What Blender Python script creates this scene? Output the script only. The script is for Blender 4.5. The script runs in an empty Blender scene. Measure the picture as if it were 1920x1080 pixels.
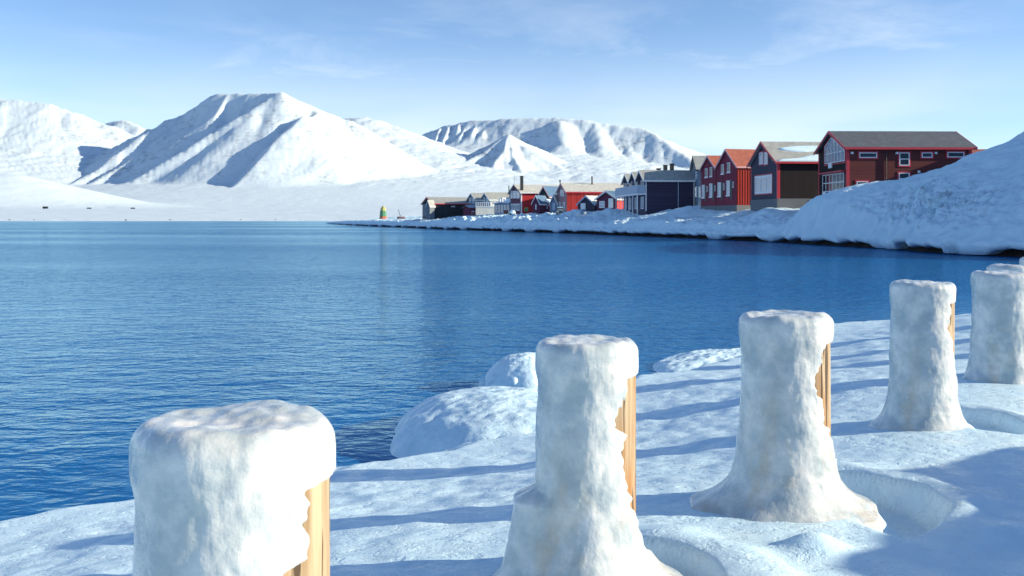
import bpy, bmesh, math, random
import numpy as np

# ---------------------------------------------------------------- camera, sky, sun, exposure
F, HZ, ZC = 1867.0, 411.0, 2.6          # focal length in photo pixels, horizon row, eye height above the water
SUN_AZ, SUN_EL = 96.0, 19.5             # degrees clockwise from straight ahead, degrees up
sc = bpy.context.scene
COL = sc.collection
cam = bpy.data.cameras.new('camera')
cam_o = bpy.data.objects.new('camera', cam); COL.objects.link(cam_o)
cam_o.location = (0, 0, ZC); cam_o.rotation_euler = (math.pi / 2, 0, 0)
cam.sensor_width = 36.0; cam.lens = F / 1920 * 36.0
cam.shift_y = -(540 - HZ) / 1920
cam.clip_start = 0.1; cam.clip_end = 60000
cam.dof.use_dof = True; cam.dof.focus_distance = 7.5; cam.dof.aperture_fstop = 8.0
sc.camera = cam_o

world = bpy.data.worlds.new('World'); sc.world = world; world.use_nodes = True
wn, wl = world.node_tree.nodes, world.node_tree.links
wn.clear()
w_out = wn.new('ShaderNodeOutputWorld'); w_bg = wn.new('ShaderNodeBackground')
w_sky = wn.new('ShaderNodeTexSky'); w_sky.sky_type = 'NISHITA'; w_sky.sun_disc = False
w_sky.sun_elevation = math.radians(SUN_EL); w_sky.sun_rotation = math.radians(SUN_AZ)
w_sky.altitude = 0; w_sky.air_density = 0.72; w_sky.dust_density = 0.15; w_sky.ozone_density = 3.0
w_bg.inputs['Strength'].default_value = 0.102
# thin cirrus over the whole dome
w_tc = wn.new('ShaderNodeTexCoord'); w_sep = wn.new('ShaderNodeSeparateXYZ')
wl.new(w_tc.outputs['Generated'], w_sep.inputs[0])
w_add = wn.new('ShaderNodeMath'); w_add.operation = 'ADD'; w_add.inputs[1].default_value = 0.102
wl.new(w_sep.outputs['Z'], w_add.inputs[0])
w_dx = wn.new('ShaderNodeMath'); w_dx.operation = 'DIVIDE'; w_dy = wn.new('ShaderNodeMath'); w_dy.operation = 'DIVIDE'
wl.new(w_sep.outputs['X'], w_dx.inputs[0]); wl.new(w_add.outputs[0], w_dx.inputs[1])
wl.new(w_sep.outputs['Y'], w_dy.inputs[0]); wl.new(w_add.outputs[0], w_dy.inputs[1])
w_cmb = wn.new('ShaderNodeCombineXYZ'); wl.new(w_dx.outputs[0], w_cmb.inputs[0]); wl.new(w_dy.outputs[0], w_cmb.inputs[1])
w_n1 = wn.new('ShaderNodeTexNoise'); w_n1.inputs['Scale'].default_value = 0.33; w_n1.inputs['Detail'].default_value = 4
w_n2 = wn.new('ShaderNodeTexNoise'); w_n2.inputs['Scale'].default_value = 1.6; w_n2.inputs['Detail'].default_value = 7
w_n2.inputs['Roughness'].default_value = 0.62; w_n2.inputs['Distortion'].default_value = 0.5
w_map = wn.new('ShaderNodeMapping'); w_map.inputs['Location'].default_value = (20.5, 3.3, 0.0)
wl.new(w_cmb.outputs[0], w_map.inputs['Vector'])
wl.new(w_map.outputs[0], w_n1.inputs['Vector']); wl.new(w_map.outputs[0], w_n2.inputs['Vector'])
w_r1 = wn.new('ShaderNodeMapRange'); w_r1.inputs[1].default_value = 0.45; w_r1.inputs[2].default_value = 0.66
wl.new(w_n1.outputs['Fac'], w_r1.inputs[0])
w_r2 = wn.new('ShaderNodeMapRange'); w_r2.inputs[1].default_value = 0.42; w_r2.inputs[2].default_value = 0.80
wl.new(w_n2.outputs['Fac'], w_r2.inputs[0])
w_mul = wn.new('ShaderNodeMath'); w_mul.operation = 'MULTIPLY'
wl.new(w_r1.outputs[0], w_mul.inputs[0]); wl.new(w_r2.outputs[0], w_mul.inputs[1])
w_mul2 = wn.new('ShaderNodeMath'); w_mul2.operation = 'MULTIPLY'; w_mul2.inputs[1].default_value = 0.5
wl.new(w_mul.outputs[0], w_mul2.inputs[0])
w_ve = wn.new('ShaderNodeMapRange'); w_ve.interpolation_type = 'SMOOTHSTEP'; w_ve.inputs[1].default_value = 0.20; w_ve.inputs[2].default_value = 0.0
w_ve.inputs[3].default_value = 0.0; w_ve.inputs[4].default_value = 0.80; wl.new(w_sep.outputs['Z'], w_ve.inputs[0])
w_vn = wn.new('ShaderNodeMath'); w_vn.operation = 'MULTIPLY'; wl.new(w_ve.outputs[0], w_vn.inputs[0])
w_vr = wn.new('ShaderNodeMapRange'); w_vr.inputs[1].default_value = 0.40; w_vr.inputs[2].default_value = 0.60; w_vr.inputs[3].default_value = 0.12; wl.new(w_n1.outputs['Fac'], w_vr.inputs[0]); wl.new(w_vr.outputs[0], w_vn.inputs[1])
w_mx = wn.new('ShaderNodeMath'); w_mx.operation = 'MAXIMUM'; wl.new(w_mul2.outputs[0], w_mx.inputs[0]); wl.new(w_vn.outputs[0], w_mx.inputs[1])
w_mul2 = w_mx
w_mix = wn.new('ShaderNodeMix'); w_mix.data_type = 'RGBA'
w_tint = wn.new('ShaderNodeMix'); w_tint.data_type = 'RGBA'; w_tint.blend_type = 'MULTIPLY'
w_tint.inputs[0].default_value = 1.0; w_tint.inputs[7].default_value = (1.0, 1.0, 1.0, 1)
wl.new(w_sky.outputs[0], w_tint.inputs[6])
wl.new(w_mul2.outputs[0], w_mix.inputs[0]); wl.new(w_tint.outputs[2], w_mix.inputs[6])
w_mix.inputs[7].default_value = (5.6, 6.0, 6.4, 1)
wl.new(w_mix.outputs[2], w_bg.inputs['Color']); wl.new(w_bg.outputs[0], w_out.inputs['Surface'])

sun = bpy.data.lights.new('sun', 'SUN'); sun.energy = 4.4; sun.angle = math.radians(0.5); sun.color = (1.0, 0.84, 0.61)
sun_o = bpy.data.objects.new('sun', sun); COL.objects.link(sun_o)
sun_o.rotation_euler = (math.radians(90 - SUN_EL), 0, math.radians(180 - SUN_AZ) + math.pi)
# the lamp shines along its -Z: tilt it from straight down, then turn it round to the sun's bearing
from mathutils import Vector
_sd = Vector((math.sin(math.radians(SUN_AZ)) * math.cos(math.radians(SUN_EL)),
              math.cos(math.radians(SUN_AZ)) * math.cos(math.radians(SUN_EL)), math.sin(math.radians(SUN_EL))))
sun_o.rotation_euler = _sd.to_track_quat('Z', 'Y').to_euler()
sun_o.location = (60, -10, 60)
sc.view_settings.view_transform = 'Standard'; sc.view_settings.look = 'None'
sc.view_settings.exposure = 0.95; sc.view_settings.gamma = 1.0
sc.render.engine = 'CYCLES'
sc.cycles.use_denoising = True
sc.cycles.max_bounces = 6; sc.cycles.diffuse_bounces = 3; sc.cycles.glossy_bounces = 3

# ---------------------------------------------------------------- helpers
def pt(px, py, d):
    return ((px - 960) / F * d, d, ZC - (py - HZ) / F * d)

def _tables(seed):
    r = np.random.RandomState(seed)
    p = r.permutation(256); p = np.concatenate([p, p])
    a = r.rand(256) * 2 * np.pi
    return p, np.cos(a), np.sin(a)
_TB = {}
def perlin(x, y, seed=0):
    if seed not in _TB: _TB[seed] = _tables(seed)
    p, gx, gy = _TB[seed]
    xi = np.floor(x).astype(np.int64); yi = np.floor(y).astype(np.int64)
    xf = x - xi; yf = y - yi; xi &= 255; yi &= 255
    u = xf * xf * xf * (xf * (xf * 6 - 15) + 10); v = yf * yf * yf * (yf * (yf * 6 - 15) + 10)
    def g(ix, iy, dx, dy):
        h = p[p[ix & 255] + (iy & 255)]
        return gx[h] * dx + gy[h] * dy
    n00 = g(xi, yi, xf, yf); n10 = g(xi + 1, yi, xf - 1, yf)
    n01 = g(xi, yi + 1, xf, yf - 1); n11 = g(xi + 1, yi + 1, xf - 1, yf - 1)
    return ((n00 * (1 - u) + n10 * u) * (1 - v) + (n01 * (1 - u) + n11 * u) * v) * 1.5
def fbm(x, y, oct=4, seed=0, gain=0.5, lac=2.03):
    s = 0; a = 1
    for i in range(oct):
        s = s + a * perlin(x, y, seed + i); x = x * lac + 11.3; y = y * lac + 7.1; a *= gain
    return s
def ridged(x, y, oct=4, seed=0):
    s = 0; a = 1
    for i in range(oct):
        s = s + a * (1 - 2 * np.abs(perlin(x, y, seed + i))); x = x * 2.07 + 5.3; y = y * 2.07 + 1.7; a *= 0.5
    return s
def sstep(a, b, x):
    t = np.clip((x - a) / (b - a), 0, 1); return t * t * (3 - 2 * t)
def seg_dist(X, Y, a, b):
    ax, ay = a[0], a[1]; dx, dy = b[0] - ax, b[1] - ay; L2 = dx * dx + dy * dy + 1e-9
    t = np.clip(((X - ax) * dx + (Y - ay) * dy) / L2, 0, 1)
    return np.hypot(X - ax - t * dx, Y - ay - t * dy), t
def ridge(X, Y, pl, slope, rnd=1.0, conc=None):
    """height field of a crest line: falls off at `slope` to both sides, flattening over `conc` metres"""
    H = np.full(X.shape, -1e6)
    for a, b in zip(pl[:-1], pl[1:]):
        d, t = seg_dist(X, Y, a, b)
        d = np.sqrt(d * d + rnd * rnd) - rnd
        if conc: d = conc * (1 - np.exp(-d / conc)) + 0.25 * d
        H = np.maximum(H, a[2] + (b[2] - a[2]) * t - slope * d)
    return H
def smax(a, b, k):
    h = np.clip(0.5 + 0.5 * (a - b) / k, 0, 1)
    return b * (1 - h) + a * h + k * h * (1 - h)
def chaikin(p, n=2):
    p = [tuple(q) for q in p]
    for _ in range(n):
        q = [p[0]]
        for a, b in zip(p[:-1], p[1:]):
            q.append(tuple(.75 * i + .25 * j for i, j in zip(a, b))); q.append(tuple(.25 * i + .75 * j for i, j in zip(a, b)))
        q.append(p[-1]); p = q
    return p

def tag(o, label=None, cat=None, group=None, kind=None):
    if label: o['label'] = label
    if cat: o['category'] = cat
    if group: o['group'] = group
    if kind: o['kind'] = kind
    return o
def mesh_obj(name, verts, faces, mat, parent=None, smooth=False):
    me = bpy.data.meshes.new(name); me.from_pydata(verts, [], faces); me.update()
    if mat: me.materials.append(mat)
    if smooth: me.polygons.foreach_set('use_smooth', [True] * len(me.polygons))
    o = bpy.data.objects.new(name, me); COL.objects.link(o)
    if parent: o.parent = parent
    return o
def grid_obj(name, X, Y, Z, mat, parent=None, wrap=False, smooth=True):
    """X, Y, Z: (n, m) arrays -> quad mesh"""
    n, m = X.shape
    V = np.stack([X, Y, Z], -1).reshape(-1, 3).astype(np.float32)
    i = np.arange(n - 1)[:, None]; j = np.arange(m if wrap else m - 1)[None, :]
    j2 = (j + 1) % m
    q = np.stack([i * m + j, i * m + j2, (i + 1) * m + j2, (i + 1) * m + j], -1).reshape(-1, 4).astype(np.int32)
    me = bpy.data.meshes.new(name)
    me.vertices.add(len(V)); me.vertices.foreach_set('co', V.ravel())
    me.loops.add(q.size); me.loops.foreach_set('vertex_index', q.ravel())
    me.polygons.add(len(q)); me.polygons.foreach_set('loop_start', np.arange(len(q), dtype=np.int32) * 4)
    me.polygons.foreach_set('use_smooth', np.full(len(q), smooth, dtype=bool))
    me.update(calc_edges=True); me.validate()
    if mat: me.materials.append(mat)
    o = bpy.data.objects.new(name, me); COL.objects.link(o)
    if parent: o.parent = parent
    return o
def empty(name, loc, rz=0):
    o = bpy.data.objects.new(name, None); COL.objects.link(o); o.empty_display_size = 0.3
    o.location = loc; o.rotation_euler = (0, 0, rz); return o

class MB:
    def __init__(self): self.v = []; self.f = []
    def add(self, v, f):
        k = len(self.v); self.v += [tuple(q) for q in v]; self.f += [tuple(i + k for i in q) for q in f]; return self
    def box(self, x0, x1, y0, y1, z0, z1):
        x0, x1 = min(x0, x1), max(x0, x1); y0, y1 = min(y0, y1), max(y0, y1); z0, z1 = min(z0, z1), max(z0, z1)
        return self.add([(x0, y0, z0), (x1, y0, z0), (x1, y1, z0), (x0, y1, z0), (x0, y0, z1), (x1, y0, z1), (x1, y1, z1), (x0, y1, z1)],
                        [(3, 2, 1, 0), (4, 5, 6, 7), (0, 1, 5, 4), (1, 2, 6, 5), (2, 3, 7, 6), (3, 0, 4, 7)])
    def prism(self, poly, axis, a, b):
        """poly in the plane across `axis` (x: (y,z), y: (x,z), z: (x,y)), extruded a..b"""
        n = len(poly)
        def P(q, t): return (t, q[0], q[1]) if axis == 'x' else ((q[0], t, q[1]) if axis == 'y' else (q[0], q[1], t))
        v = [P(q, a) for q in poly] + [P(q, b) for q in poly]
        f = [tuple(range(n)), tuple(range(2 * n - 1, n - 1, -1))] + [(i, i + n, (i + 1) % n + n, (i + 1) % n) for i in range(n)]
        return self.add(v, f)
    def bar(self, p, q, w, h=None):
        """square bar from p to q"""
        p = Vector(p); q = Vector(q); d = (q - p).normalized(); up = Vector((0, 0, 1)) if abs(d.z) < .9 else Vector((1, 0, 0))
        s = d.cross(up).normalized() * w / 2; t = s.cross(d).normalized() * (h or w) / 2
        v = [p - s - t, p + s - t, p + s + t, p - s + t, q - s - t, q + s - t, q + s + t, q - s + t]
        return self.add(v, [(3, 2, 1, 0), (4, 5, 6, 7), (0, 1, 5, 4), (1, 2, 6, 5), (2, 3, 7, 6), (3, 0, 4, 7)])
    def tube(self, p, q, r0, r1=None, n=12):
        r1 = r0 if r1 is None else r1
        p = Vector(p); q = Vector(q); d = (q - p).normalized(); up = Vector((0, 0, 1)) if abs(d.z) < .9 else Vector((1, 0, 0))
        s = d.cross(up).normalized(); t = d.cross(s).normalized(); v = []
        for c, r in ((p, r0), (q, r1)):
            for i in range(n):
                a = 2 * math.pi * i / n; v.append(c + s * (r * math.cos(a)) + t * (r * math.sin(a)))
        return self.add(v, [(i, (i + 1) % n, (i + 1) % n + n, i + n) for i in range(n)] + [tuple(range(n - 1, -1, -1)), tuple(range(n, 2 * n))])
    def build(self, name, mat, parent=None, smooth=False):
        o = mesh_obj(name, self.v, self.f, mat, parent, smooth)
        bm = bmesh.new(); bm.from_mesh(o.data); bmesh.ops.recalc_face_normals(bm, faces=bm.faces); bm.to_mesh(o.data); bm.free()
        return o

# ---------------------------------------------------------------- materials
def new_mat(name):
    m = bpy.data.materials.new(name); m.use_nodes = True
    nt = m.node_tree; b = nt.nodes['Principled BSDF']
    return m, nt, b
def node(nt, t, **kw):
    n = nt.nodes.new(t)
    for k, v in kw.items():
        if k.startswith('i_'): n.inputs[int(k[2:])].default_value = v
        else: setattr(n, k, v)
    return n
def noise(nt, vec, scale, detail=4, rough=0.55, dist=0.0):
    n = node(nt, 'ShaderNodeTexNoise'); n.inputs['Scale'].default_value = scale; n.inputs['Detail'].default_value = detail
    n.inputs['Roughness'].default_value = rough; n.inputs['Distortion'].default_value = dist
    if vec is not None: nt.links.new(vec, n.inputs['Vector'])
    return n.outputs['Fac']
def mapping(nt, vec, scale=(1, 1, 1), rot=(0, 0, 0), loc=(0, 0, 0)):
    n = node(nt, 'ShaderNodeMapping'); n.inputs['Scale'].default_value = scale; n.inputs['Rotation'].default_value = rot
    n.inputs['Location'].default_value = loc; nt.links.new(vec, n.inputs['Vector']); return n.outputs[0]
def rng(nt, val, a, b, c=0.0, d=1.0):
    n = node(nt, 'ShaderNodeMapRange'); n.inputs[1].default_value = a; n.inputs[2].default_value = b
    n.inputs[3].default_value = c; n.inputs[4].default_value = d; nt.links.new(val, n.inputs[0]); return n.outputs[0]
def mth(nt, op, a, b=None):
    n = node(nt, 'ShaderNodeMath', operation=op)
    for k, q in enumerate((a, b)):
        if q is None: continue
        if isinstance(q, (int, float)): n.inputs[k].default_value = q
        else: nt.links.new(q, n.inputs[k])
    return n.outputs[0]
def mixc(nt, fac, a, b, blend='MIX'):
    n = node(nt, 'ShaderNodeMix', data_type='RGBA', blend_type=blend)
    for k, q in ((0, fac), (6, a), (7, b)):
        if isinstance(q, (int, float)): n.inputs[k].default_value = q
        elif isinstance(q, tuple): n.inputs[k].default_value = (*q, 1)
        else: nt.links.new(q, n.inputs[k])
    return n.outputs[2]
def bump(nt, b, h, strength, dist, prev=None):
    n = node(nt, 'ShaderNodeBump'); n.inputs['Strength'].default_value = strength; n.inputs['Distance'].default_value = dist
    nt.links.new(h, n.inputs['Height'])
    if prev is not None: nt.links.new(prev, n.inputs['Normal'])
    nt.links.new(n.outputs[0], b.inputs['Normal']); return n.outputs[0]
def objc(nt): return node(nt, 'ShaderNodeTexCoord').outputs['Object']

SNOW = (0.64, 0.86, 0.97)
def snow_mat(name, fine, coarse, base=SNOW, icy=0.0, rough=0.6, bdist=0.02, bstr=0.6, pits=0.0):
    m, nt, b = new_mat(name); v = objc(nt)
    n1 = noise(nt, v, coarse, 5, 0.6); n2 = noise(nt, v, fine, 4, 0.65)
    dark = tuple(c * k for c, k in zip(base, (0.86, 0.91, 0.96)))
    c = mixc(nt, rng(nt, n1, 0.38, 0.66), dark, base)
    nt.links.new(c, b.inputs['Base Color'])
    b.inputs['Roughness'].default_value = rough
    b.inputs['Specular IOR Level'].default_value = 0.35
    if icy:
        r = rng(nt, n1, 0.42, 0.6, rough, max(0.15, rough - icy)); nt.links.new(r, b.inputs['Roughness'])
    if pits:
        pn = noise(nt, mapping(nt, v, (7, 11, 7)), 1.0, 5, 0.6, 0.4); p = bump(nt, b, rng(nt, pn, 0.36, 0.5), 0.55, pits)
    else: p = bump(nt, b, n1, bstr * 0.6, bdist * fine / coarse * 0.4)
    bump(nt, b, n2, bstr, bdist, p)
    return m
M = {}
M['shore_ice'] = snow_mat('shore_ice', 45, 4.5, icy=0.25, rough=0.5, bdist=0.007, bstr=0.6, pits=0.009)
M['bank_snow'] = snow_mat('bank_snow', 5, 0.7, rough=0.7, bdist=0.10, bstr=0.7)
M['roof_snow'] = snow_mat('roof_snow', 6, 1.0, rough=0.7, bdist=0.04, bstr=0.5)

def mountain_mat():
    m, nt, b = new_mat('mountain_snow'); v = objc(nt)
    geo = node(nt, 'ShaderNodeNewGeometry'); sep = node(nt, 'ShaderNodeSeparateXYZ'); nt.links.new(geo.outputs['Normal'], sep.inputs[0])
    steep = rng(nt, sep.outputs['Z'], 0.985, 0.90)
    v1 = mapping(nt, v, (0.004, 0.004, 0.03)); v2 = mapping(nt, v, (0.016, 0.004, 0.012), rot=(0, 0, 0.5)); v3 = mapping(nt, v, (0.03, 0.03, 0.06))
    s1 = rng(nt, noise(nt, v1, 1.0, 6, 0.65), 0.54, 0.64); s2 = rng(nt, noise(nt, v2, 1.0, 5, 0.65), 0.51, 0.60)
    br = rng(nt, noise(nt, v3, 1.0, 4, 0.6), 0.42, 0.62)
    k = mth(nt, 'MULTIPLY', mth(nt, 'MAXIMUM', s1, s2), br); k = mth(nt, 'MULTIPLY', k, steep); k = mth(nt, 'MULTIPLY', k, rng(nt, noise(nt, v, 0.0014, 3, 0.5), 0.38, 0.60, 0.12, 0.6))
    c = mixc(nt, k, (0.58, 0.71, 0.80), (0.13, 0.14, 0.18))
    nt.links.new(c, b.inputs['Base Color']); b.inputs['Roughness'].default_value = 0.8; b.inputs['Specular IOR Level'].default_value = 0.1
    bump(nt, b, noise(nt, mapping(nt, v, (0.02, 0.008, 0.02), rot=(0, 0, 0.5)), 1.0, 6, 0.6), 0.35, 7.0)
    return m
M['mountain'] = mountain_mat()

def water_mat():
    m, nt, b = new_mat('sea_water'); v = objc(nt)
    nt.nodes.remove(b); out = nt.nodes['Material Output']
    dif = node(nt, 'ShaderNodeBsdfDiffuse'); dif.inputs['Color'].default_value = (0.002, 0.095, 0.30, 1)
    glo = node(nt, 'ShaderNodeBsdfGlossy'); glo.inputs['Color'].default_value = (0.60, 0.90, 1.0, 1); glo.inputs['Roughness'].default_value = 0.06
    fre = node(nt, 'ShaderNodeFresnel'); fre.inputs['IOR'].default_value = 1.33
    mixs = node(nt, 'ShaderNodeMixShader'); nt.links.new(fre.outputs[0], mixs.inputs[0]); nt.links.new(dif.outputs[0], mixs.inputs[1]); nt.links.new(glo.outputs[0], mixs.inputs[2])
    nt.links.new(mixs.outputs[0], out.inputs['Surface'])
    # calm slicks: long soft patches, and a smooth strip along the near ice edge
    sl = noise(nt, mapping(nt, v, (0.006, 0.02, 1)), 1.0, 3, 0.5)
    amp = rng(nt, sl, 0.40, 0.56, 0.45, 1.0)
    sep = node(nt, 'ShaderNodeSeparateXYZ'); nt.links.new(v, sep.inputs[0])
    off = mth(nt, 'SUBTRACT', sep.outputs['Y'], mth(nt, 'MULTIPLY', sep.outputs['X'], 1.15))
    wob = mth(nt, 'MULTIPLY', noise(nt, mapping(nt, v, (0.12, 0.12, 1)), 1.0, 3), 6.0)
    near = rng(nt, mth(nt, 'SUBTRACT', off, wob), 8.0, 15.0, 0.22, 1.0)
    amp = mth(nt, 'MULTIPLY', amp, near)
    a = noise(nt, mapping(nt, v, (1.5, 2.1, 1), rot=(0, 0, 0.15)), 1.0, 3, 0.55, 0.4)
    c = noise(nt, mapping(nt, v, (4.6, 7.0, 1), rot=(0, 0, -0.1)), 1.0, 3, 0.55, 0.3)
    d = noise(nt, mapping(nt, v, (0.4, 0.6, 1)), 1.0, 2, 0.5)
    h = mth(nt, 'ADD', mth(nt, 'MULTIPLY', a, 0.6), mth(nt, 'MULTIPLY', c, 0.17)); h = mth(nt, 'ADD', h, mth(nt, 'MULTIPLY', d, 0.6))
    h = mth(nt, 'MULTIPLY', h, amp)
    bn = node(nt, 'ShaderNodeBump'); bn.inputs['Strength'].default_value = 1.0; bn.inputs['Distance'].default_value = 0.33; nt.links.new(h, bn.inputs['Height'])
    for q in (dif, glo, fre): nt.links.new(bn.outputs[0], q.inputs['Normal'])
    return m
M['water'] = water_mat()

def rock_mat(name, col):
    m, nt, b = new_mat(name); v = objc(nt); n = noise(nt, v, 1.2, 5)
    nt.links.new(mixc(nt, n, tuple(c * .5 for c in col), tuple(c * 1.4 for c in col)), b.inputs['Base Color'])
    b.inputs['Roughness'].default_value = 0.7; bump(nt, b, n, 0.8, 0.2); return m
M['shore_rock'] = rock_mat('shore_rock', (0.035, 0.03, 0.026))

def ice_mat(name, stain):
    m, nt, b = new_mat(name); v = objc(nt)
    sep = node(nt, 'ShaderNodeSeparateXYZ'); nt.links.new(v, sep.inputs[0])
    n1 = noise(nt, v, 5.5, 5, 0.6); n2 = noise(nt, v, 24, 4, 0.65); n3 = noise(nt, v, 90, 3, 0.6)
    n4 = noise(nt, mapping(nt, v, (1, 1, 0.5), loc=(stain, 3, 1)), 4.5, 5, 0.65)
    low = rng(nt, sep.outputs['Z'], 0.75, 0.2, 0.25, 1.0)
    c = mixc(nt, rng(nt, n1, 0.4, 0.65), (0.42, 0.51, 0.55), (0.72, 0.755, 0.75))
    c = mixc(nt, mth(nt, 'MULTIPLY', rng(nt, n4, 0.5, 0.72), mth(nt, 'MULTIPLY', low, 0.75)), c, (0.50, 0.44, 0.33))
    nt.links.new(c, b.inputs['Base Color'])
    nt.links.new(rng(nt, n2, 0.35, 0.7, 0.42, 0.12), b.inputs['Roughness'])
    b.inputs['IOR'].default_value = 1.31; b.inputs['Specular IOR Level'].default_value = 0.5
    b.inputs['Subsurface Weight'].default_value = 0.45; b.inputs['Subsurface Radius'].default_value = (0.9, 1.0, 1.0)
    b.inputs['Subsurface Scale'].default_value = 0.03
    runs = noise(nt, mapping(nt, v, (14, 14, 2.2)), 1.0, 4, 0.6, 0.6)
    p = bump(nt, b, n2, 0.4, 0.005); p = bump(nt, b, runs, 0.4, 0.010, p)
    b.inputs['Coat Weight'].default_value = 0.7; b.inputs['Coat Roughness'].default_value = 0.07; b.inputs['Coat IOR'].default_value = 1.35
    p2 = bump(nt, b, n3, 0.5, 0.003, p); nt.links.new(p2, b.inputs['Coat Normal'])
    return m
M['ice'] = ice_mat('clear_ice', 0.0)

def wood_mat():
    m, nt, b = new_mat('post_wood'); v = objc(nt)
    g = noise(nt, mapping(nt, v, (26, 26, 1.2)), 1.0, 6, 0.6, 0.3); g2 = noise(nt, mapping(nt, v, (5, 5, 1.4)), 1.0, 4, 0.6, 0.5)
    cr = noise(nt, mapping(nt, v, (30, 30, 1.6), loc=(4, 2, 0)), 1.0, 2, 0.5)
    c = mixc(nt, rng(nt, g, 0.35, 0.65), (0.24, 0.165, 0.085), (0.48, 0.38, 0.25))
    c = mixc(nt, rng(nt, g2, 0.50, 0.64), c, (0.32, 0.16, 0.05))
    crk = rng(nt, cr, 0.40, 0.35)
    c = mixc(nt, crk, c, (0.06, 0.035, 0.015))
    nt.links.new(c, b.inputs['Base Color']); b.inputs['Roughness'].default_value = 0.6
    bump(nt, b, mth(nt, 'SUBTRACT', g, crk), 0.6, 0.006); return m
M['wood'] = wood_mat()

def siding(name, col, direction='v', width=0.2, var=0.25, groove=0.35, rough=0.65):
    m, nt, b = new_mat(name); v = objc(nt)
    sep = node(nt, 'ShaderNodeSeparateXYZ'); nt.links.new(v, sep.inputs[0])
    co = sep.outputs['Z'] if direction == 'h' else mth(nt, 'ADD', sep.outputs['X'], sep.outputs['Y'])
    s = mth(nt, 'DIVIDE', co, width); fl = mth(nt, 'FLOOR', s); fr = mth(nt, 'FRACT', s)
    wn_ = node(nt, 'ShaderNodeTexWhiteNoise', noise_dimensions='1D'); nt.links.new(fl, wn_.inputs['W'])
    n = noise(nt, mapping(nt, v, (1.5, 1.5, 0.4) if direction == 'v' else (0.4, 0.4, 3)), 1.5, 5, 0.65)
    k = mth(nt, 'ADD', mth(nt, 'MULTIPLY', wn_.outputs['Value'], 0.6), mth(nt, 'MULTIPLY', n, 0.6))
    c = mixc(nt, k, tuple(x * (1 - var) for x in col), tuple(min(1, x * (1 + var)) for x in col))
    edge = mth(nt, 'ABSOLUTE', mth(nt, 'SUBTRACT', fr, 0.5))
    gr = rng(nt, edge, 0.5 - groove * 0.25, 0.5, 0.0, 1.0)
    c = mixc(nt, mth(nt, 'MULTIPLY', gr, 0.55), c, tuple(x * 0.25 for x in col))
    nt.links.new(c, b.inputs['Base Color']); b.inputs['Roughness'].default_value = rough; b.inputs['Specular IOR Level'].default_value = 0.12
    if direction == 'h': hgt = mth(nt, 'SUBTRACT', 1.0, fr)
    else: hgt = mth(nt, 'SUBTRACT', 1.0, gr)
    bump(nt, b, hgt, 0.7, 0.03); return m
def paint(name, col, rough=0.5, var=0.12, metal=0.0, sc_=3.0):
    m, nt, b = new_mat(name); v = objc(nt); n = noise(nt, v, sc_, 5, 0.6)
    nt.links.new(mixc(nt, n, tuple(c * (1 - var) for c in col), tuple(min(1, c * (1 + var)) for c in col)), b.inputs['Base Color'])
    b.inputs['Roughness'].default_value = rough; b.inputs['Metallic'].default_value = metal
    bump(nt, b, noise(nt, v, sc_ * 8, 3), 0.2, 0.01); return m
def roofing(name, col, lines=0.0):
    m, nt, b = new_mat(name); v = objc(nt); n = noise(nt, v, 1.3, 6, 0.65); n2 = noise(nt, v, 9, 3, 0.6)
    c = mixc(nt, rng(nt, n, 0.35, 0.68), tuple(x * 0.78 for x in col), tuple(min(1, x * 1.15) for x in col))
    c = mixc(nt, rng(nt, n2, 0.6, 0.75, 0, 0.25), c, (0.75, 0.8, 0.85))
    sep = node(nt, 'ShaderNodeSeparateXYZ'); nt.links.new(v, sep.inputs[0])
    h = n2
    if lines:
        fr = mth(nt, 'FRACT', mth(nt, 'DIVIDE', sep.outputs['X'], lines)); ed = rng(nt, fr, 0.0, 0.16, 1.0, 0.0)
        c = mixc(nt, mth(nt, 'MULTIPLY', ed, 0.5), c, tuple(x * 0.35 for x in col)); h = mth(nt, 'ADD', n2, mth(nt, 'MULTIPLY', ed, 2.0))
    nt.links.new(c, b.inputs['Base Color']); b.inputs['Roughness'].default_value = 0.75
    bump(nt, b, h, 0.5, 0.03); return m
def glass(name, col, rough=0.08):
    m, nt, b = new_mat(name); b.inputs['Base Color'].default_value = (*col, 1); b.inputs['Roughness'].default_value = rough
    b.inputs['IOR'].default_value = 1.5; b.inputs['Specular IOR Level'].default_value = 0.8
    v = objc(nt); bump(nt, b, noise(nt, v, 1.1, 2), 0.12, 0.05); return m
M['w_brown'] = siding('brown_boards', (0.115, 0.034, 0.034), 'h', 0.16)
M['w_dark'] = siding('dark_boards', (0.016, 0.013, 0.017), 'v', 0.16)  # near black: shade on the dark house's long wall is put into the colour
M['w_slate'] = siding('slate_boards', (0.055, 0.055, 0.085), 'v', 0.18)
M['w_bluegrey'] = siding('blue_grey_boards', (0.16, 0.22, 0.31), 'v', 0.2)
M['w_red'] = siding('red_boards', (0.30, 0.032, 0.028), 'v', 0.42, 0.2, 0.6)
M['w_redface'] = siding('dull_red_boards', (0.20, 0.034, 0.06), 'v', 0.2, 0.3)
M['w_redh'] = siding('red_clapboards', (0.42, 0.035, 0.04), 'h', 0.18, 0.15)
M['w_brightred'] = siding('bright_red_boards', (0.55, 0.062, 0.05), 'v', 0.5, 0.15, 0.5)
M['w_pink'] = siding('faded_red_boards', (0.34, 0.20, 0.22), 'v', 0.2, 0.2)
M['w_navy'] = siding('navy_boards', (0.05, 0.045, 0.085), 'h', 0.18)
M['w_plum'] = siding('plum_boards', (0.13, 0.04, 0.075), 'v', 0.2)
M['w_pale'] = siding('pale_boards', (0.16, 0.20, 0.23), 'v', 0.25, 0.15)
M['w_black'] = siding('black_boards', (0.028, 0.038, 0.045), 'v', 0.25)
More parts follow.
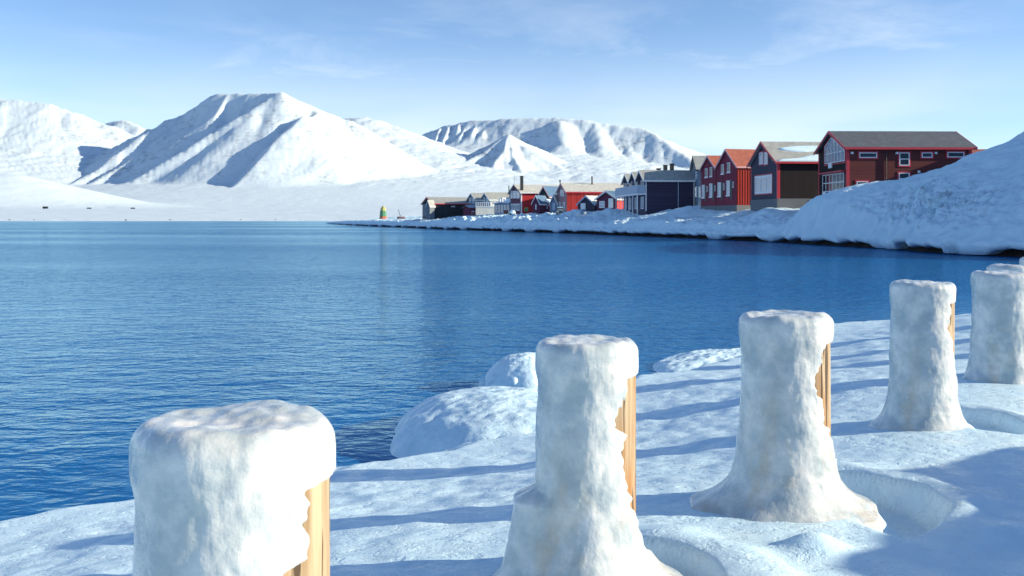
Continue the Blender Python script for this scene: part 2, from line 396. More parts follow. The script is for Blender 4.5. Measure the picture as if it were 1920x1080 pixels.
M['w_cream'] = siding('cream_boards', (0.68, 0.66, 0.60), 'v', 0.25, 0.1)
M['r_dark'] = roofing('dark_roof_felt', (0.085, 0.105, 0.13))
M['r_grey'] = roofing('grey_roof', (0.36, 0.39, 0.37))
M['r_pale'] = roofing('frosted_roof', (0.58, 0.60, 0.55))
M['r_orange'] = roofing('red_tile_roof', (0.33, 0.095, 0.06), 0.3)
M['r_blue'] = roofing('blue_roof', (0.06, 0.15, 0.27))
M['r_metal'] = roofing('pale_metal_roof', (0.60, 0.66, 0.66), 0.45)
M['t_red'] = paint('red_trim', (0.50, 0.028, 0.05)); M['t_white'] = paint('white_trim', (0.78, 0.80, 0.82))
M['t_dark'] = paint('dark_trim', (0.03, 0.03, 0.035)); M['t_pink'] = paint('pale_red_trim', (0.55, 0.30, 0.34))
M['t_blue'] = paint('pale_blue_trim', (0.38, 0.48, 0.60)); M['grey'] = paint('grey_concrete', (0.13, 0.145, 0.165), 0.8)
M['black_metal'] = paint('black_metal', (0.025, 0.03, 0.03), 0.5); M['green'] = paint('green_paint', (0.07, 0.24, 0.13))
M['yellow'] = paint('yellow_paint', (0.40, 0.40, 0.14)); M['orange'] = paint('orange_paint', (0.42, 0.13, 0.06))
M['rust'] = paint('rusty_drum', (0.16, 0.045, 0.04), 0.6, 0.3); M['tarp'] = paint('blue_tarp', (0.16, 0.25, 0.38), 0.6)
M['steel'] = paint('galvanised_steel', (0.45, 0.48, 0.50), 0.35, 0.1, 0.8)
M['g_dark'] = glass('dark_glass', (0.012, 0.02, 0.03)); M['g_pale'] = glass('pale_glass', (0.30, 0.39, 0.48), 0.12)  # g_pale has a pale blue-grey base colour
M['g_blue'] = glass('blue_glass', (0.10, 0.17, 0.26)); M['lamp'] = paint('lamp_glass', (0.75, 0.78, 0.80), 0.2)
M['car_paint'] = paint('green_grey_paint', (0.10, 0.14, 0.13), 0.35); M['tyre'] = paint('tyre_rubber', (0.015, 0.015, 0.016), 0.8)

# ---------------------------------------------------------------- the setting: water
wv = [(-9000, -400), (9000, -400), (9000, 12000), (-9000, 12000)]
tag(mesh_obj('sea_water', [(x, y, 0) for x, y in wv], [(0, 1, 2, 3)], M['water']), kind='structure')

# ---------------------------------------------------------------- mountains across the fjord
def R(*p): return [pt(*q) for q in p]
na, nd = 1000, 420
ta = np.linspace(-0.85, 0.42, na); dd = 1385 * (10800 / 1385) ** np.linspace(0, 1, nd)
A_, D_ = np.meshgrid(ta, dd); MX = A_ * D_; MY = D_
wx = MX + 16 * fbm(MX / 420, MY / 420, 3, 31); wy = MY + 16 * fbm(MX / 420 + 50, MY / 420, 3, 37)
apron = 3.0 + 26 * sstep(1400, 2600, MY) + 40 * sstep(2600, 5200, MY) + 60 * sstep(5000, 9000, MY)
def mt(pl, slope, rnd=20, conc=None, X=None, Y=None): return ridge(wx if X is None else X, wy if Y is None else Y, pl, slope, rnd, conc)
H = apron.copy()
# main table mountain
crest = R((398, 178, 6400), (440, 176, 6300), (500, 175, 6150), (532, 174, 6050))
m1 = mt(crest, 1.0, 20)
fa, fb = pt(590, 215, 5960), pt(470, 372, 5220); fl = math.hypot(fb[0] - fa[0], fb[1] - fa[1])
left_of = np.maximum(0, ((wx - fa[0]) * (fb[1] - fa[1]) - (wy - fa[1]) * (fb[0] - fa[0])) / fl)   # metres left of the front shoulder
left_of = np.where(wy > 6050, 0, left_of)
right = mt(R((532, 174, 6050), (560, 190, 6100), (600, 206, 6150), (655, 226, 6150), (720, 275, 6050), (780, 320, 5900), (850, 362, 5700), (890, 384, 5500)), 0.62, 30)
right = np.maximum(right, mt(R((548, 206, 6000), (585, 250, 5900), (620, 310, 5700), (650, 355, 5500), (665, 388, 5300)), 0.56, 60))
m1 = np.maximum(m1, right - 1.0 * left_of)
m1 = np.maximum(m1, mt(R((398, 178, 6400), (345, 213, 6450), (310, 226, 6450), (245, 258, 6400), (170, 300, 6200), (90, 343, 5900)), 0.9, 12))
m1 = np.maximum(m1, mt(R((532, 174, 6050), (558, 224, 5920), (556, 254, 5800), (494, 302, 5560), (430, 350, 5330), (385, 384, 5150)), 0.62, 12))
H = smax(H, m1, 60)
spurs = [((330, 222, 6400), (262, 256, 0), (220, 292, 0), (165, 328, 0), (120, 354, 0)),
         ((362, 206, 6370), (318, 250, 0), (262, 292, 0), (200, 326, 0), (150, 358, 0)),
         ((392, 190, 6360), (358, 236, 0), (306, 284, 0), (240, 322, 0), (180, 362, 0)),
         ((430, 180, 6280), (402, 218, 0), (358, 264, 0), (288, 314, 0), (220, 366, 0)),
         ((468, 182, 6180), (442, 228, 0), (398, 270, 0), (322, 320, 0), (255, 370, 0)),
         ((502, 178, 6120), (478, 214, 0), (432, 258, 0), (358, 314, 0), (285, 372, 0)),
         ((528, 180, 6070), (512, 222, 0), (456, 272, 0), (392, 318, 0), (318, 374, 0)),
         ((546, 206, 6010), (532, 248, 0), (468, 294, 0), (404, 340, 0), (350, 378, 0))]
for s in spurs:
    s = [(x, y - 2, s[0][2] - 840 * i / 4.0) for i, (x, y, d) in enumerate(s)]
    H = smax(H, mt(R(*s), 0.70, 4), 10)
H = smax(H, mt(R((-200, 356, 5900), (60, 366, 5500), (140, 370, 5400), (230, 375, 5250), (320, 379, 5100), (420, 382, 4900), (560, 385, 4700), (700, 386, 4500)), 0.12, 80), 15)
# long western ridge, its spurs and the peak behind
H = np.maximum(H, mt(R((-700, 170, 7600), (-300, 176, 7300), (-80, 182, 7200), (20, 186, 7100), (90, 196, 7050), (140, 212, 7000), (200, 236, 6950), (250, 256, 6900), (300, 290, 6800)), 0.50, 60, 1100))
for k in range(11):
    x0 = -420 + k * 56; y0 = np.interp(x0, (-700, 20, 90, 140, 200), (172, 190, 202, 218, 242))
    H = np.maximum(H, mt(R((x0, y0 + 4, 7050), (x0 + 42, y0 + 62, 6650), (x0 + 95, min(330, y0 + 120), 6250)), 0.55, 10, 600))
H = np.maximum(H, mt(R((150, 250, 9600), (205, 229, 9500), (232, 224, 9400), (262, 236, 9300), (330, 285, 9200)), 0.60, 10, 900))
# low shoulder at the left edge
H = smax(H, mt(R((-420, 290, 4200), (-120, 312, 4000), (0, 326, 3900), (60, 350, 3800), (150, 378, 3650), (240, 393, 3500)), 0.24, 120, 900), 30)
# dome behind the main mountain and the foothills right of it
H = smax(H, mt(R((600, 226, 7900), (650, 224, 7800), (684, 221, 7700), (735, 238, 7600), (780, 258, 7500), (830, 285, 7300)), 0.42, 120, 900), 25)
H = smax(H, mt(R((770, 318, 6900), (806, 302, 6800), (832, 299, 6700), (870, 315, 6550), (920, 343, 6350), (980, 372, 6100)), 0.50, 40, 600), 12)
# wide plateau mountain on the right with its fluted cliff and the pointed peak in front of it
pl = R((775, 262, 9300), (830, 238, 9000), (885, 226, 8800), (960, 222, 8600), (1040, 221, 8500), (1095, 225, 8400), (1150, 234, 8300), (1205, 241, 8200), (1235, 257, 8000), (1265, 278, 7800), (1300, 304, 7500), (1360, 345, 7000), (1450, 372, 6500))
H = np.maximum(H, mt(pl, 0.62, 30, 800))
for k in range(16):
    x0 = 826 + k * 11.0 + 3.6 * math.sin(k * 2.3) + 2.2 * math.sin(k * 5.1); y0 = np.interp(x0, (830, 885, 960, 1040), (240, 228, 224, 223))
    H = np.maximum(H, mt(R((x0, y0, 8800), (x0 - 5, y0 + 12 + 3 * math.sin(k * 1.7), 8620), (x0 - 12 - 4 * math.sin(k * 3.1), y0 + 30 + 6 * math.sin(k * 2.9), 8400)), 0.72, 6, 200))
for x0, y0 in ((1050, 226), (1120, 232), (1170, 240), (1215, 250), (1250, 270)):
    H = np.maximum(H, mt(R((x0, y0, 8300), (x0 + 8, y0 + 45, 7850), (x0 + 25, y0 + 90, 7400), (x0 + 60, 370, 6900)), 0.42, 40, 600))
pk = R((955, 250, 7100),)[0]
for br, sl in ((((926, 272, 6950), (880, 300, 6750), (846, 322, 6600)), 0.62), (((985, 274, 6950), (1030, 300, 6800), (1080, 328, 6600), (1120, 350, 6400)), 0.55),
               (((945, 285, 6750), (915, 322, 6450), (890, 350, 6200)), 0.6), (((962, 290, 6750), (985, 330, 6400), (1010, 362, 6100)), 0.5)):
    H = np.maximum(H, mt([pk] + R(*br), sl, 6, 600))
rough = sstep(30, 260, H - apron)
H = H + rough * (3.0 * ridged(MX / 150, MY / 260, 4, 51) + 1.5 * fbm(MX / 60, MY / 60, 3, 57)) - rough * 3
H = H + rough * 5.5 * (ridged((MX * .83 - MY * .55) / 120 + 0.6 * fbm(MX / 500, MY / 500, 2, 43), (MX * .55 + MY * .83) / 1100, 3, 53) - .4)
H = H + (1 - rough) * 0.7 * fbm(MX / 90, MY / 90, 2, 61) * sstep(1400, 1700, MY)
H[0, :] = -1.0
H[1:4, :] = np.minimum(H[1:4, :], np.array([[0.7], [1.2], [1.8]]) + 0.5 * fbm(MX[1:4] / 20, MY[1:4] / 9, 2, 5))
tag(grid_obj('mountain_range', MX, MY, H, M['mountain']), kind='structure')

# ---------------------------------------------------------------- settlement bank
shore = chaikin([(75, 30), (58, 45), (44, 58), (36.5, 65.5), (33, 71), (32.4, 81), (31.2, 99), (29.4, 115.6), (21.4, 147), (9.4, 187), (0, 211),
                 (-16, 250), (-33, 310), (-62, 400), (-112, 600)], 3)
SP = np.array(shore); seg = np.hypot(*np.diff(SP, axis=0).T); cs = np.concatenate([[0], np.cumsum(seg)])
hillA = [(q[0], q[1], q[2] - 0.45) for q in (pt(1535, 380, 105), pt(1560, 362, 104), pt(1590, 347, 103), pt(1630, 336, 102), pt(1680, 329, 100), pt(1730, 324, 98), pt(1790, 320, 96), pt(1850, 312, 94))]
hillC = [(q[0], q[1], q[2] - 0.25) for q in (pt(1780, 322, 98), pt(1800, 312, 98), pt(1830, 292, 98), pt(1860, 279, 97), pt(1890, 267, 96), pt(1920, 255, 95), (58, 96, 13.2), (68, 92, 18.5), (80, 88, 23), (110, 84, 25))]
hillD = [(60, 52, 15), (68, 62, 19.5), (72, 78, 21), (80, 88, 23)]  # out-of-view ridge, added to keep the right slope in shade
hillE = [(60, 99, 12.6), (61.5, 107, 13.6), (62.5, 116.5, 14.0), (65, 122, 9), (66, 129, 6.5)]  # out-of-view ridge, shaped to throw the diagonal shadow on the brown house
def land_z(X, Y, V):
    """height of the settlement bank; V = distance inland from the waterline"""
    tip = sstep(640, 400, Y)
    top = (4.15 + 0.5 * sstep(140, 110, Y) - 0.5 * sstep(190, 260, Y)) * (0.12 + 0.88 * tip)
    lipz = 1.65 * tip ** .5
    z = 0.75 * tip ** .5 + (lipz - 0.75 * tip ** .5) * sstep(0.1, 1.4, V) + (top - lipz) * np.clip((V - 0.8) / (11.5 + 5.0 * sstep(185, 215, Y)), 0, 1) + 0.012 * np.maximum(V - 12, 0)
    z = z + 0.30 * fbm(X / 5.0, Y / 7.0, 5, 71, .58) * sstep(0.0, 3.0, V) + 0.26 * ridged(X / 1.7, Y / 2.4, 4, 75) * sstep(9, 2.0, V)
    # ploughed heaps of lumpy snow in front of the far sheds
    heap = sstep(178, 205, Y) * sstep(300, 250, Y) * sstep(0.3, 2.5, V) * sstep(16, 9, V)
    z = z + heap * (0.2 + 0.55 * ridged(X / 2.6, Y / 5.5, 4, 81))
    for cx, cy, rx, ry, h in DRIFTS:
        z = z + h * np.exp(-(((X - cx) / rx) ** 2 + ((Y - cy) / ry) ** 2))
    z = smax(z, ridge(X, Y, hillA, 0.50, 2.5) + 0.12 * fbm(X / 2.5, Y / 2.5, 4, 85), 0.9)
    big = np.maximum(np.maximum(ridge(X, Y, hillC, 0.50, 2.0), ridge(X, Y, hillD, 0.55, 3.0)), ridge(X, Y, hillE, 0.8, 1.5))
    z = smax(z, np.minimum(big, 0.6 + 0.75 * V) + 0.26 * fbm(X / 3.0, Y / 3.0, 6, 91, .58), 0.8)
    # rough tumbled patch at the foot of the big heap
    cx, cy = 36.2, 86
    tum = np.exp(-(((X - cx) / 4.2) ** 2 + ((Y - cy) / 9) ** 2))
    z = z + tum * (0.75 * ridged(X / 1.0, Y / 1.5, 5, 95) - 0.1)
    return z
def dr(px, py, d, rx, ry, h):
    x = pt(px, py, d); return (x[0], x[1], rx, ry, h)
DRIFTS = [dr(1285, 385, 160, 4.0, 5, 0.45), dr(1310, 385, 158, 3.0, 5, 0.3), dr(1235, 400, 150, 4, 5, 0.5), dr(1432, 386, 128, 3, 4, 0.7),
          dr(1137, 390, 190, 2.6, 4, 0.9), dr(1078, 392, 200, 1.6, 3, 0.8), dr(1010, 392, 236, 2.4, 4, 1.2), dr(830, 397, 250, 2.2, 6, 1.2), dr(1215, 395, 165, 3, 5, 0.5)]
un = [];  u = 0.0
while u < cs[-1]:
    y = np.interp(u, cs, SP[:, 1]); un.append(u); u += max(0.16, abs(y) / 1867 * 2.6) * (1.0 if y > 62 else 3.0)
un = np.array(un)
ux = np.interp(un, cs, SP[:, 0]); uy = np.interp(un, cs, SP[:, 1])
tx = np.interp(un + 2, cs, SP[:, 0]) - np.interp(un - 2, cs, SP[:, 0]); ty = np.interp(un + 2, cs, SP[:, 1]) - np.interp(un - 2, cs, SP[:, 1])
tl = np.hypot(tx, ty); nx_, ny_ = ty / tl, -tx / tl            # inland is on the right-hand side going away
lobes = 0.75 * np.abs(np.sin(un / 0.95 + 1.6 * perlin(un / 3.1, un * 0, 101))) + 0.35 * perlin(un / 4.0, un * 0 + 3, 102) + 0.8 * perlin(un / 17.0, un * 0 + 5, 103)
vs = np.concatenate([np.linspace(0, 3, 26), 3 + 11 * (np.linspace(0, 1, 40)[1:]) ** 1.2, 14 + 90 * np.linspace(0, 1, 50)[1:] ** 1.5])
# rounded overhanging lip first, then the snow surface
lip = [(1.50, 0.62), (0.90, 0.50), (0.40, 0.42), (0.10, 0.44), (-0.06, 0.60), (0.0, 0.80)]
rowsV = [l[0] for l in lip] + list(vs[1:] + 0.05); nlip = len(lip)
BV = np.array(rowsV)[:, None] - (lobes * np.ones((len(rowsV), 1))) * np.exp(-np.maximum(np.array(rowsV), 0) / 1.6)[:, None]
BX = ux[None] + nx_[None] * BV; BY = uy[None] + ny_[None] * BV
Vnom = np.array(rowsV)[:, None] * np.ones_like(BX)
BZ = land_z(BX, BY, Vnom)
tipf = sstep(640, 330, BY) ** .5
sc_l = (1.0 + 0.55 * perlin(un / 2.3, un * 0 + 9, 104) + 0.25 * np.abs(np.sin(un / 0.95)))[None]
dip = 1 - 0.85 * sstep(0.12, 0.35, perlin(un / 7.0, un * 0 + 2, 106))[None]
for k, (v, z) in enumerate(lip): BZ[k] = (z if k > 3 else z * dip) * tipf[k] * sc_l
edge = BZ[nlip - 1]
for k in range(nlip, nlip + 8):
    w = (k - nlip + 1) / 9; BZ[k] = np.maximum(BZ[k] * w + (edge + 0.35 * math.sin(w * 1.6)) * (1 - w), edge + 0.02)
tag(grid_obj('snow_bank', BX, BY, BZ, M['bank_snow']), kind='structure')
# dark rock under the overhang
rv = np.array([0.35, 0.8, 1.1, 1.5])[:, None] - (lobes * np.ones((4, 1))) * 0.5; rz = np.array([-0.4, 0.02, 0.2, 0.6])[:, None] * np.ones_like(rv)
rj = 0.12 * fbm(un / 0.6, un * 0, 3, 111)[None]
tag(grid_obj('shore_rock', ux + nx_ * (rv + rj), uy + ny_ * (rv + rj), rz + rj, M['shore_rock']), kind='structure')
def ground_at(x, y):
    """height of the bank under a point"""
    q = SP; dmin = 1e9; V = 0
    for a, b in zip(q[:-1], q[1:]):
        dx, dy = b - a; L2 = dx * dx + dy * dy; t = min(1, max(0, ((x - a[0]) * dx + (y - a[1]) * dy) / L2))
        d = math.hypot(x - a[0] - t * dx, y - a[1] - t * dy)
        if d < dmin: dmin = d; V = d if (x - a[0]) * dy - (y - a[1]) * dx > 0 else -d
    return float(land_z(np.array([[x]]), np.array([[y]]), np.array([[V]]))[0, 0])

# ---------------------------------------------------------------- near shore: frozen ground between the camera and the water
POSTS = [  # x, y, top z, ice width, wood radius, wood offset, seed
    (-0.80, 2.87, 2.012, 0.555, 0.222, 0.048, 1),
    (0.345, 4.60, 2.045, 0.462, 0.196, 0.030, 2),
    (1.604, 5.85, 2.045, 0.515, 0.207, 0.050, 3),
    (3.336, 8.10, 2.095, 0.490, 0.200, 0.046, 4),
    (5.080, 10.30, 2.055, 0.600, 0.235, 0.060, 5),
    (6.170, 12.30, 2.030, 0.560, 0.215, 0.030, 6),
    (7.60, 14.3, 2.04, 0.56, 0.215, 0.03, 7),
    (9.00, 16.3, 2.04, 0.56, 0.215, 0.03, 8)]
edge_near = chaikin([(-14, 1.5), (-8.5, 4.6), (-5.2, 6.9), (-4.0, 7.85), (-3.2, 8.5), (-2.2, 8.95), (-1.45, 9.55), (-0.6, 10.3), (0.4, 12.8), (1.3, 14.4), (2.7, 15.4),
                     (3.95, 17.4), (5.4, 20.2), (7.1, 22.2), (8.5, 22.6), (11.1, 24.3), (13.2, 25.6), (17, 30), (24, 38), (34, 47), (48, 52), (80, 60)], 2)
def near_z(X, Y):
    D = np.full(X.shape, 1e9); S = np.zeros(X.shape)
    for a, b in zip(edge_near[:-1], edge_near[1:]):
        d, t = seg_dist(X, Y, a, b)
        side = (X - a[0]) * (b[1] - a[1]) - (Y - a[1]) * (b[0] - a[0])
        m = d < D; D = np.where(m, d, D); S = np.where(m, np.sign(side), S)
    V = D * S + 0.16 * fbm(X / 0.9, Y / 0.9, 3, 121) + 0.06 * perlin(X / 0.22, Y / 0.22, 125)
    r = np.clip(V / 0.55, 0, 1)
    z = np.where(V > 0, -0.25 + 0.62 * np.sqrt(1 - (1 - r) ** 2), np.maximum(-0.7, -0.25 + 1.5 * V))
    z = z + 0.58 * sstep(0.25, 5.2, V)
    inl = sstep(0.2, 1.2, V)
    z = z + inl * (0.012 * fbm(X / 2.2, Y / 1.8, 2, 131) + 0.0025 * fbm(X / 0.5, Y / 0.36, 3, 135) + 0.003 * fbm(X / 0.11, Y / 0.09, 2, 139))
    # wind-cut ripples near the water
    z = z + inl * sstep(6, 1.0, V) * 0.004 * ridged(X / 0.5 + Y * .3, Y / 0.28, 3, 141)
    # hollows melted out on the sunny side of the posts, with a raised rim
    for (cx, cy, r0, r1, dep, a0, a1) in ((1.604, 5.85, 0.56, 0.90, 0.19, -46, 62), (0.345, 4.60, 0.44, 0.64, 0.13, -40, 60), (3.336, 8.1, 0.42, 0.76, 0.10, -30, 60), (-.8, 2.87, .3, .62, .1, -50, 60)):
        dx, dy = X - cx, Y - cy; rr = np.hypot(dx, dy * 1.05) * (1 + 0.10 * perlin(X / 0.35, Y / 0.35, 151)); an = np.degrees(np.arctan2(dy, dx))
        am = sstep(a0 - 16, a0 + 10, an) * sstep(a1 + 16, a1 - 10, an)
        z = z - dep * am * sstep(r0 * .8, r0 * 1.1, rr) * sstep(r1, r1 - 0.05, rr) * (0.55 + 0.45 * rr / r1)
        z = z + 0.05 * am * np.exp(-((rr - r1 - 0.12) / 0.16) ** 2)
    # unseen snow bank added beyond the right edge of the frame to shade the foreground
    z = smax(z, 0.6 + ridge(X, Y, [(7.2, -3, 1.8), (7.6, 1.5, 2.25), (8.0, 4.2, 2.48), (8.4, 5.5, 2.36), (8.9, 6.5, 1.9), (10.2, 8.0, 0.3)], 0.62, 0.6) + 0.12 * fbm(X / 0.9, Y / 0.9, 4, 161), 0.12)
    z = z + 0.10 * np.exp(-(((X - 3.7) / 0.5) ** 2 + ((Y - 4.9) / 0.5) ** 2))
    z = z + 0.09 * np.exp(-(((X - 1.5) / 0.16) ** 2 + ((Y - 4.95) / 0.10) ** 2))
    z = z + 2.0 * sstep(14, 40, X - 0.55 * Y)
    return z
def axis(bands):
    out = [bands[0][0]]
    for a, b, s in bands:
        n = max(1, int(round((b - a) / s))); out += list(np.linspace(a, b, n + 1)[1:])
    return np.array(out)
gx = axis([(-16, -6, .25), (-6, -3, .06), (-3, 4.2, .022), (4.2, 8, .05), (8, 16, .09), (16, 40, .5), (40, 85, 1.5)])
gy = axis([(-30, 0, 1.0), (0, 3.5, .1), (3.5, 7.5, .022), (7.5, 11, .032), (11, 18, .05), (18, 27, .08), (27, 60, .4)])
GX, GY = np.meshgrid(gx, gy)
GZ = near_z(GX, GY)
tag(grid_obj('shore_ice', GX, GY, GZ, M['shore_ice']), kind='structure')
def near_at(x, y): return float(near_z(np.array([[x]]), np.array([[y]]))[0, 0])

# rounded ice hummocks at the water's edge
def hummock(name, label, c, rx, ry, h, seed, mat, rough=0.06, rot=0.0, power=2.6):
    n, m = 90, 180
    ph = np.linspace(0, 1, n)[:, None]; th = np.linspace(0, 2 * np.pi, m, endpoint=False)[None]
    r = np.sin(ph * np.pi / 2) ** 0.9; zz = np.cos(ph * np.pi / 2) ** 0.75
    X = rx * r * np.cos(th); Y = ry * r * np.sin(th); Z = h * zz * np.ones_like(th)
    k = 1 + rough * 2.2 * fbm(X / 0.8 + seed * 7, Y / 0.8, 3, 170 + seed) + 0.06 * perlin(np.cos(th) * 1.7 + seed, np.sin(th) * 1.7, 175)
    X, Y = X * k, Y * k; Z = Z + rough * 0.9 * fbm(X / 0.5 + seed, Y / 0.35, 4, 180 + seed) * (zz ** .5) + rough * .5 * ridged(X / .35, Y / .2 + seed, 3, 185) * zz
    cr, sr = math.cos(rot), math.sin(rot)
    o = grid_obj(name, X * cr - Y * sr, X * sr + Y * cr, Z, mat, wrap=True); o.location = c
    return tag(o, label, 'ice')
hummock('ice_hummock', 'broad rounded ice hummock at the water behind the second post', (-0.05, 11.6, -0.30), 1.38, 2.0, 0.84, 1, M['shore_ice'], 0.025, 0.3)
hummock('ice_hummock', 'low snowy ice ridge at the water left of the third post', (4.1, 17.8, -0.2), 1.9, 1.2, 0.43, 3, M['shore_ice'], 0.035, 0.5)
ho = hummock('ice_hummock', 'small knobbly ice hummock with icicles left of the second post', (0.22, 15.3, -0.2), 0.66, 0.8, 0.72, 2, M['shore_ice'], 0.03)
rs = random.Random(4)
for k in range(10):                                                   # glazed knobs with short icicles on its near side
    a = math.radians(178 + k * 11 + rs.uniform(-4, 4)); rr = 0.61 + rs.uniform(-.06, .06)
    n, m = 12, 16; ph = np.linspace(0, np.pi, n)[:, None]; th = np.linspace(0, 2 * np.pi, m)[None]
    s = rs.uniform(.055, .085); X = s * np.sin(ph) * np.cos(th); Y = s * np.sin(ph) * np.sin(th); Z = s * 1.1 * np.cos(ph) * np.ones_like(th)
    Z = np.where(ph > 2.2, Z - (ph - 2.2) * s * rs.uniform(1.2, 2.6), Z)
    o = grid_obj('ice_knob', X, Y, Z, M['shore_ice'], ho); o.location = (rr * math.cos(a), rr * math.sin(a) * 0.98, 0.30 + rs.uniform(-.06, .12))

# ---------------------------------------------------------------- ice-coated mooring posts
post_labels = [
    'nearest ice-capped wooden post, thickest and cut off by the bottom of the picture',
    'tall slim ice-coated post with a side lump of ice and long bare wood strip',
    'ice-coated post with wide flared base beside a crescent hollow in the snow',
    'ice-coated post with cracked grey wood strip, fourth from the left',
    'stout ice-coated post cut by the right edge of the picture',
    'ice-capped post mostly hidden behind the stout post at the right edge',
    'ice-coated post beyond the right edge of the picture, casting a shadow',
    'farthest ice-coated post beyond the right edge of the picture']
# bare strip per post: list of (height fraction, limit angle towards the camera in degrees) ; below/above = covered
bare = {1: [(0.0, 62), (0.35, 58), (0.62, 55), (0.70, 48), (0.72, 26), (0.90, 25), (0.915, -30)],
        2: [(0.10, -20), (0.16, 12), (0.35, 34), (0.55, 46), (0.63, 47), (0.66, 34), (0.70, 53), (0.78, 48), (0.90, 40), (0.92, -30)],
        3: [(0.20, -20), (0.28, 16), (0.42, 32), (0.60, 52), (0.70, 60), (0.78, 54), (0.90, 44), (0.925, -30)],
        4: [(0.30, -20), (0.40, 24), (0.58, 40), (0.75, 52), (0.90, 46), (0.92, -30)],
        5: [(0.25, -20), (0.40, 35), (0.55, 40), (0.58, 20), (0.66, 42), (0.84, 36), (0.88, -30)],
        6: [(0.3, -20), (0.5, 30), (0.85, 30), (0.88, -30)]}
flare = {1: .16, 2: .18, 3: .24, 4: .12, 5: .06, 6: .12, 7: .12, 8: .12}
for (x, y, zt, wd, rw, ofs, sd), lab in zip(POSTS, post_labels):
    zb = near_at(x, y) - 0.02; Hh = zt - zb
    root = empty('ice_coated_post', (x, y, zb))
    tag(root, lab, 'post', 'ice-coated posts along the shore')
    # wood
    n = 48; nz = 26
    th = np.linspace(0, 2 * np.pi, n, endpoint=False)[None]; zz = np.linspace(-0.1, Hh - 0.05, nz)[:, None]
    rr = rw * (1 + 0.012 * perlin(np.cos(th) * 3 + sd, zz * 1.2 + np.sin(th) * 3, 201) + 0.006 * perlin(np.cos(th) * 14 + sd, np.sin(th) * 14 + zz * .3, 202))
    Xw = ofs + rr * np.cos(th); Yw = rr * np.sin(th)
    grid_obj('wooden_post', Xw, Yw, zz * np.ones_like(th), M['wood'], root, wrap=True)
    # ice: thick on the windward (left and front) side, worn away on the sunny right
    n, nz, nc = (300, 260, 60) if sd < 5 else (180, 140, 40)
    th = np.linspace(0, 2 * np.pi, n, endpoint=False)[None]; f = np.linspace(0, 1, nz)[:, None]; zz = f * Hh
    R0 = wd / 2
    cx_, sy_ = np.cos(th), np.sin(th)
    rad = R0 * np.ones_like(f * th)
    rad = rad + flare[sd] * np.exp(-zz / 0.095) * (1 + 0.25 * perlin(cx_ * 1.6 + sd * 3, sy_ * 1.6, 211)) + 0.022 * np.exp(-zz / 0.35) + 0.010 * (1 - f)
    rad = rad + 0.006 * sstep(.86, .95, f) * (1 + .4 * perlin(cx_ * 2 + sd, sy_ * 2, 213)) - 0.010 * sstep(0.93, 0.80, f) * sstep(0.3, 0.6, f)
    tn = np.zeros_like(rad)
    for fr, am in ((4.0, .007), (9.0, .0034), (19.0, .0016), (42.0, .0006)):
        tn = tn + am * (perlin(cx_ * R0 * fr * 1.6 + sd * 5, zz * fr + sy_ * R0 * fr * 1.3, 220 + int(fr)) + perlin(sy_ * R0 * fr * 1.6 - zz * .5 * fr, zz * fr * .8 + sd, 240 + int(fr)))
    rad = rad + tn
    if sd == 2:   # lump of ice low on the left
        al = np.degrees(np.arctan2(sy_, cx_)); rad = rad + 0.10 * np.exp(-(((np.abs(al) - 172) / 26) ** 2)) * sstep(.42, .36, f) * sstep(-.1, .2, f)
    # bare strip: pull the ice inside the wood
    pr = bare.get(sd, bare[6]); hv = [q[0] for q in pr]; av = [q[1] for q in pr]
    phi = -np.degrees(np.arctan2(sy_, cx_))                              # towards the camera is positive
    lim = np.interp(f, hv, av, left=-30, right=-30) + 1 + 5 * perlin(f * 24, f * 0 + sd, 251) + 7 * perlin(f * 9, f * 0 + sd, 252)
    mk = sstep(-4, 5, lim - phi + 4 * perlin(cx_ * 9, zz * 22 + sy_ * 9, 253)) * sstep(-75, -66, phi) * sstep(-12, -4, lim)
    inner = np.hypot(ofs, 0) * cx_ + rw - 0.02                             # just inside the wood surface as seen from the coat's axis
    rad = rad * (1 - mk) + np.minimum(rad, inner) * mk
    Xs, Ys, Zs = rad * cx_, rad * sy_, zz * np.ones_like(th)
    # rounded cap
    q = np.linspace(0, 1, nc)[1:, None]; ang = q * np.pi / 2
    rt = rad[-1:] ; rr = 0.055 if sd != 1 else 0.075
    s1 = np.clip(q / 0.35, 0, 1); rc = np.where(q < 0.35, rt - rr * (1 - np.cos(s1 * np.pi / 2)), (rt - rr) * (1 - (q - .35) / .65))
    zc = Hh + rr * np.sin(s1 * np.pi / 2)
    Xc, Yc = rc * cx_, rc * sy_
    un_ = 0.014 * perlin(Xc * 6 + sd, Yc * 6, 261) + 0.006 * perlin(Xc * 17 + sd, Yc * 17, 262) + 0.012 * perlin(Xc * 3 + sd * 2, Yc * 3, 263)
    Zc = zc + un_ * s1 - 0.055
    Zs = Zs - 0.055 * f; Zs[0] -= 0.3; Xs[0] *= 1.12; Ys[0] *= 1.12
    grid_obj('ice_coat', np.concatenate([Xs, Xc]), np.concatenate([Ys, Yc]), np.concatenate([Zs, Zc]), M['ice'], root, wrap=True)

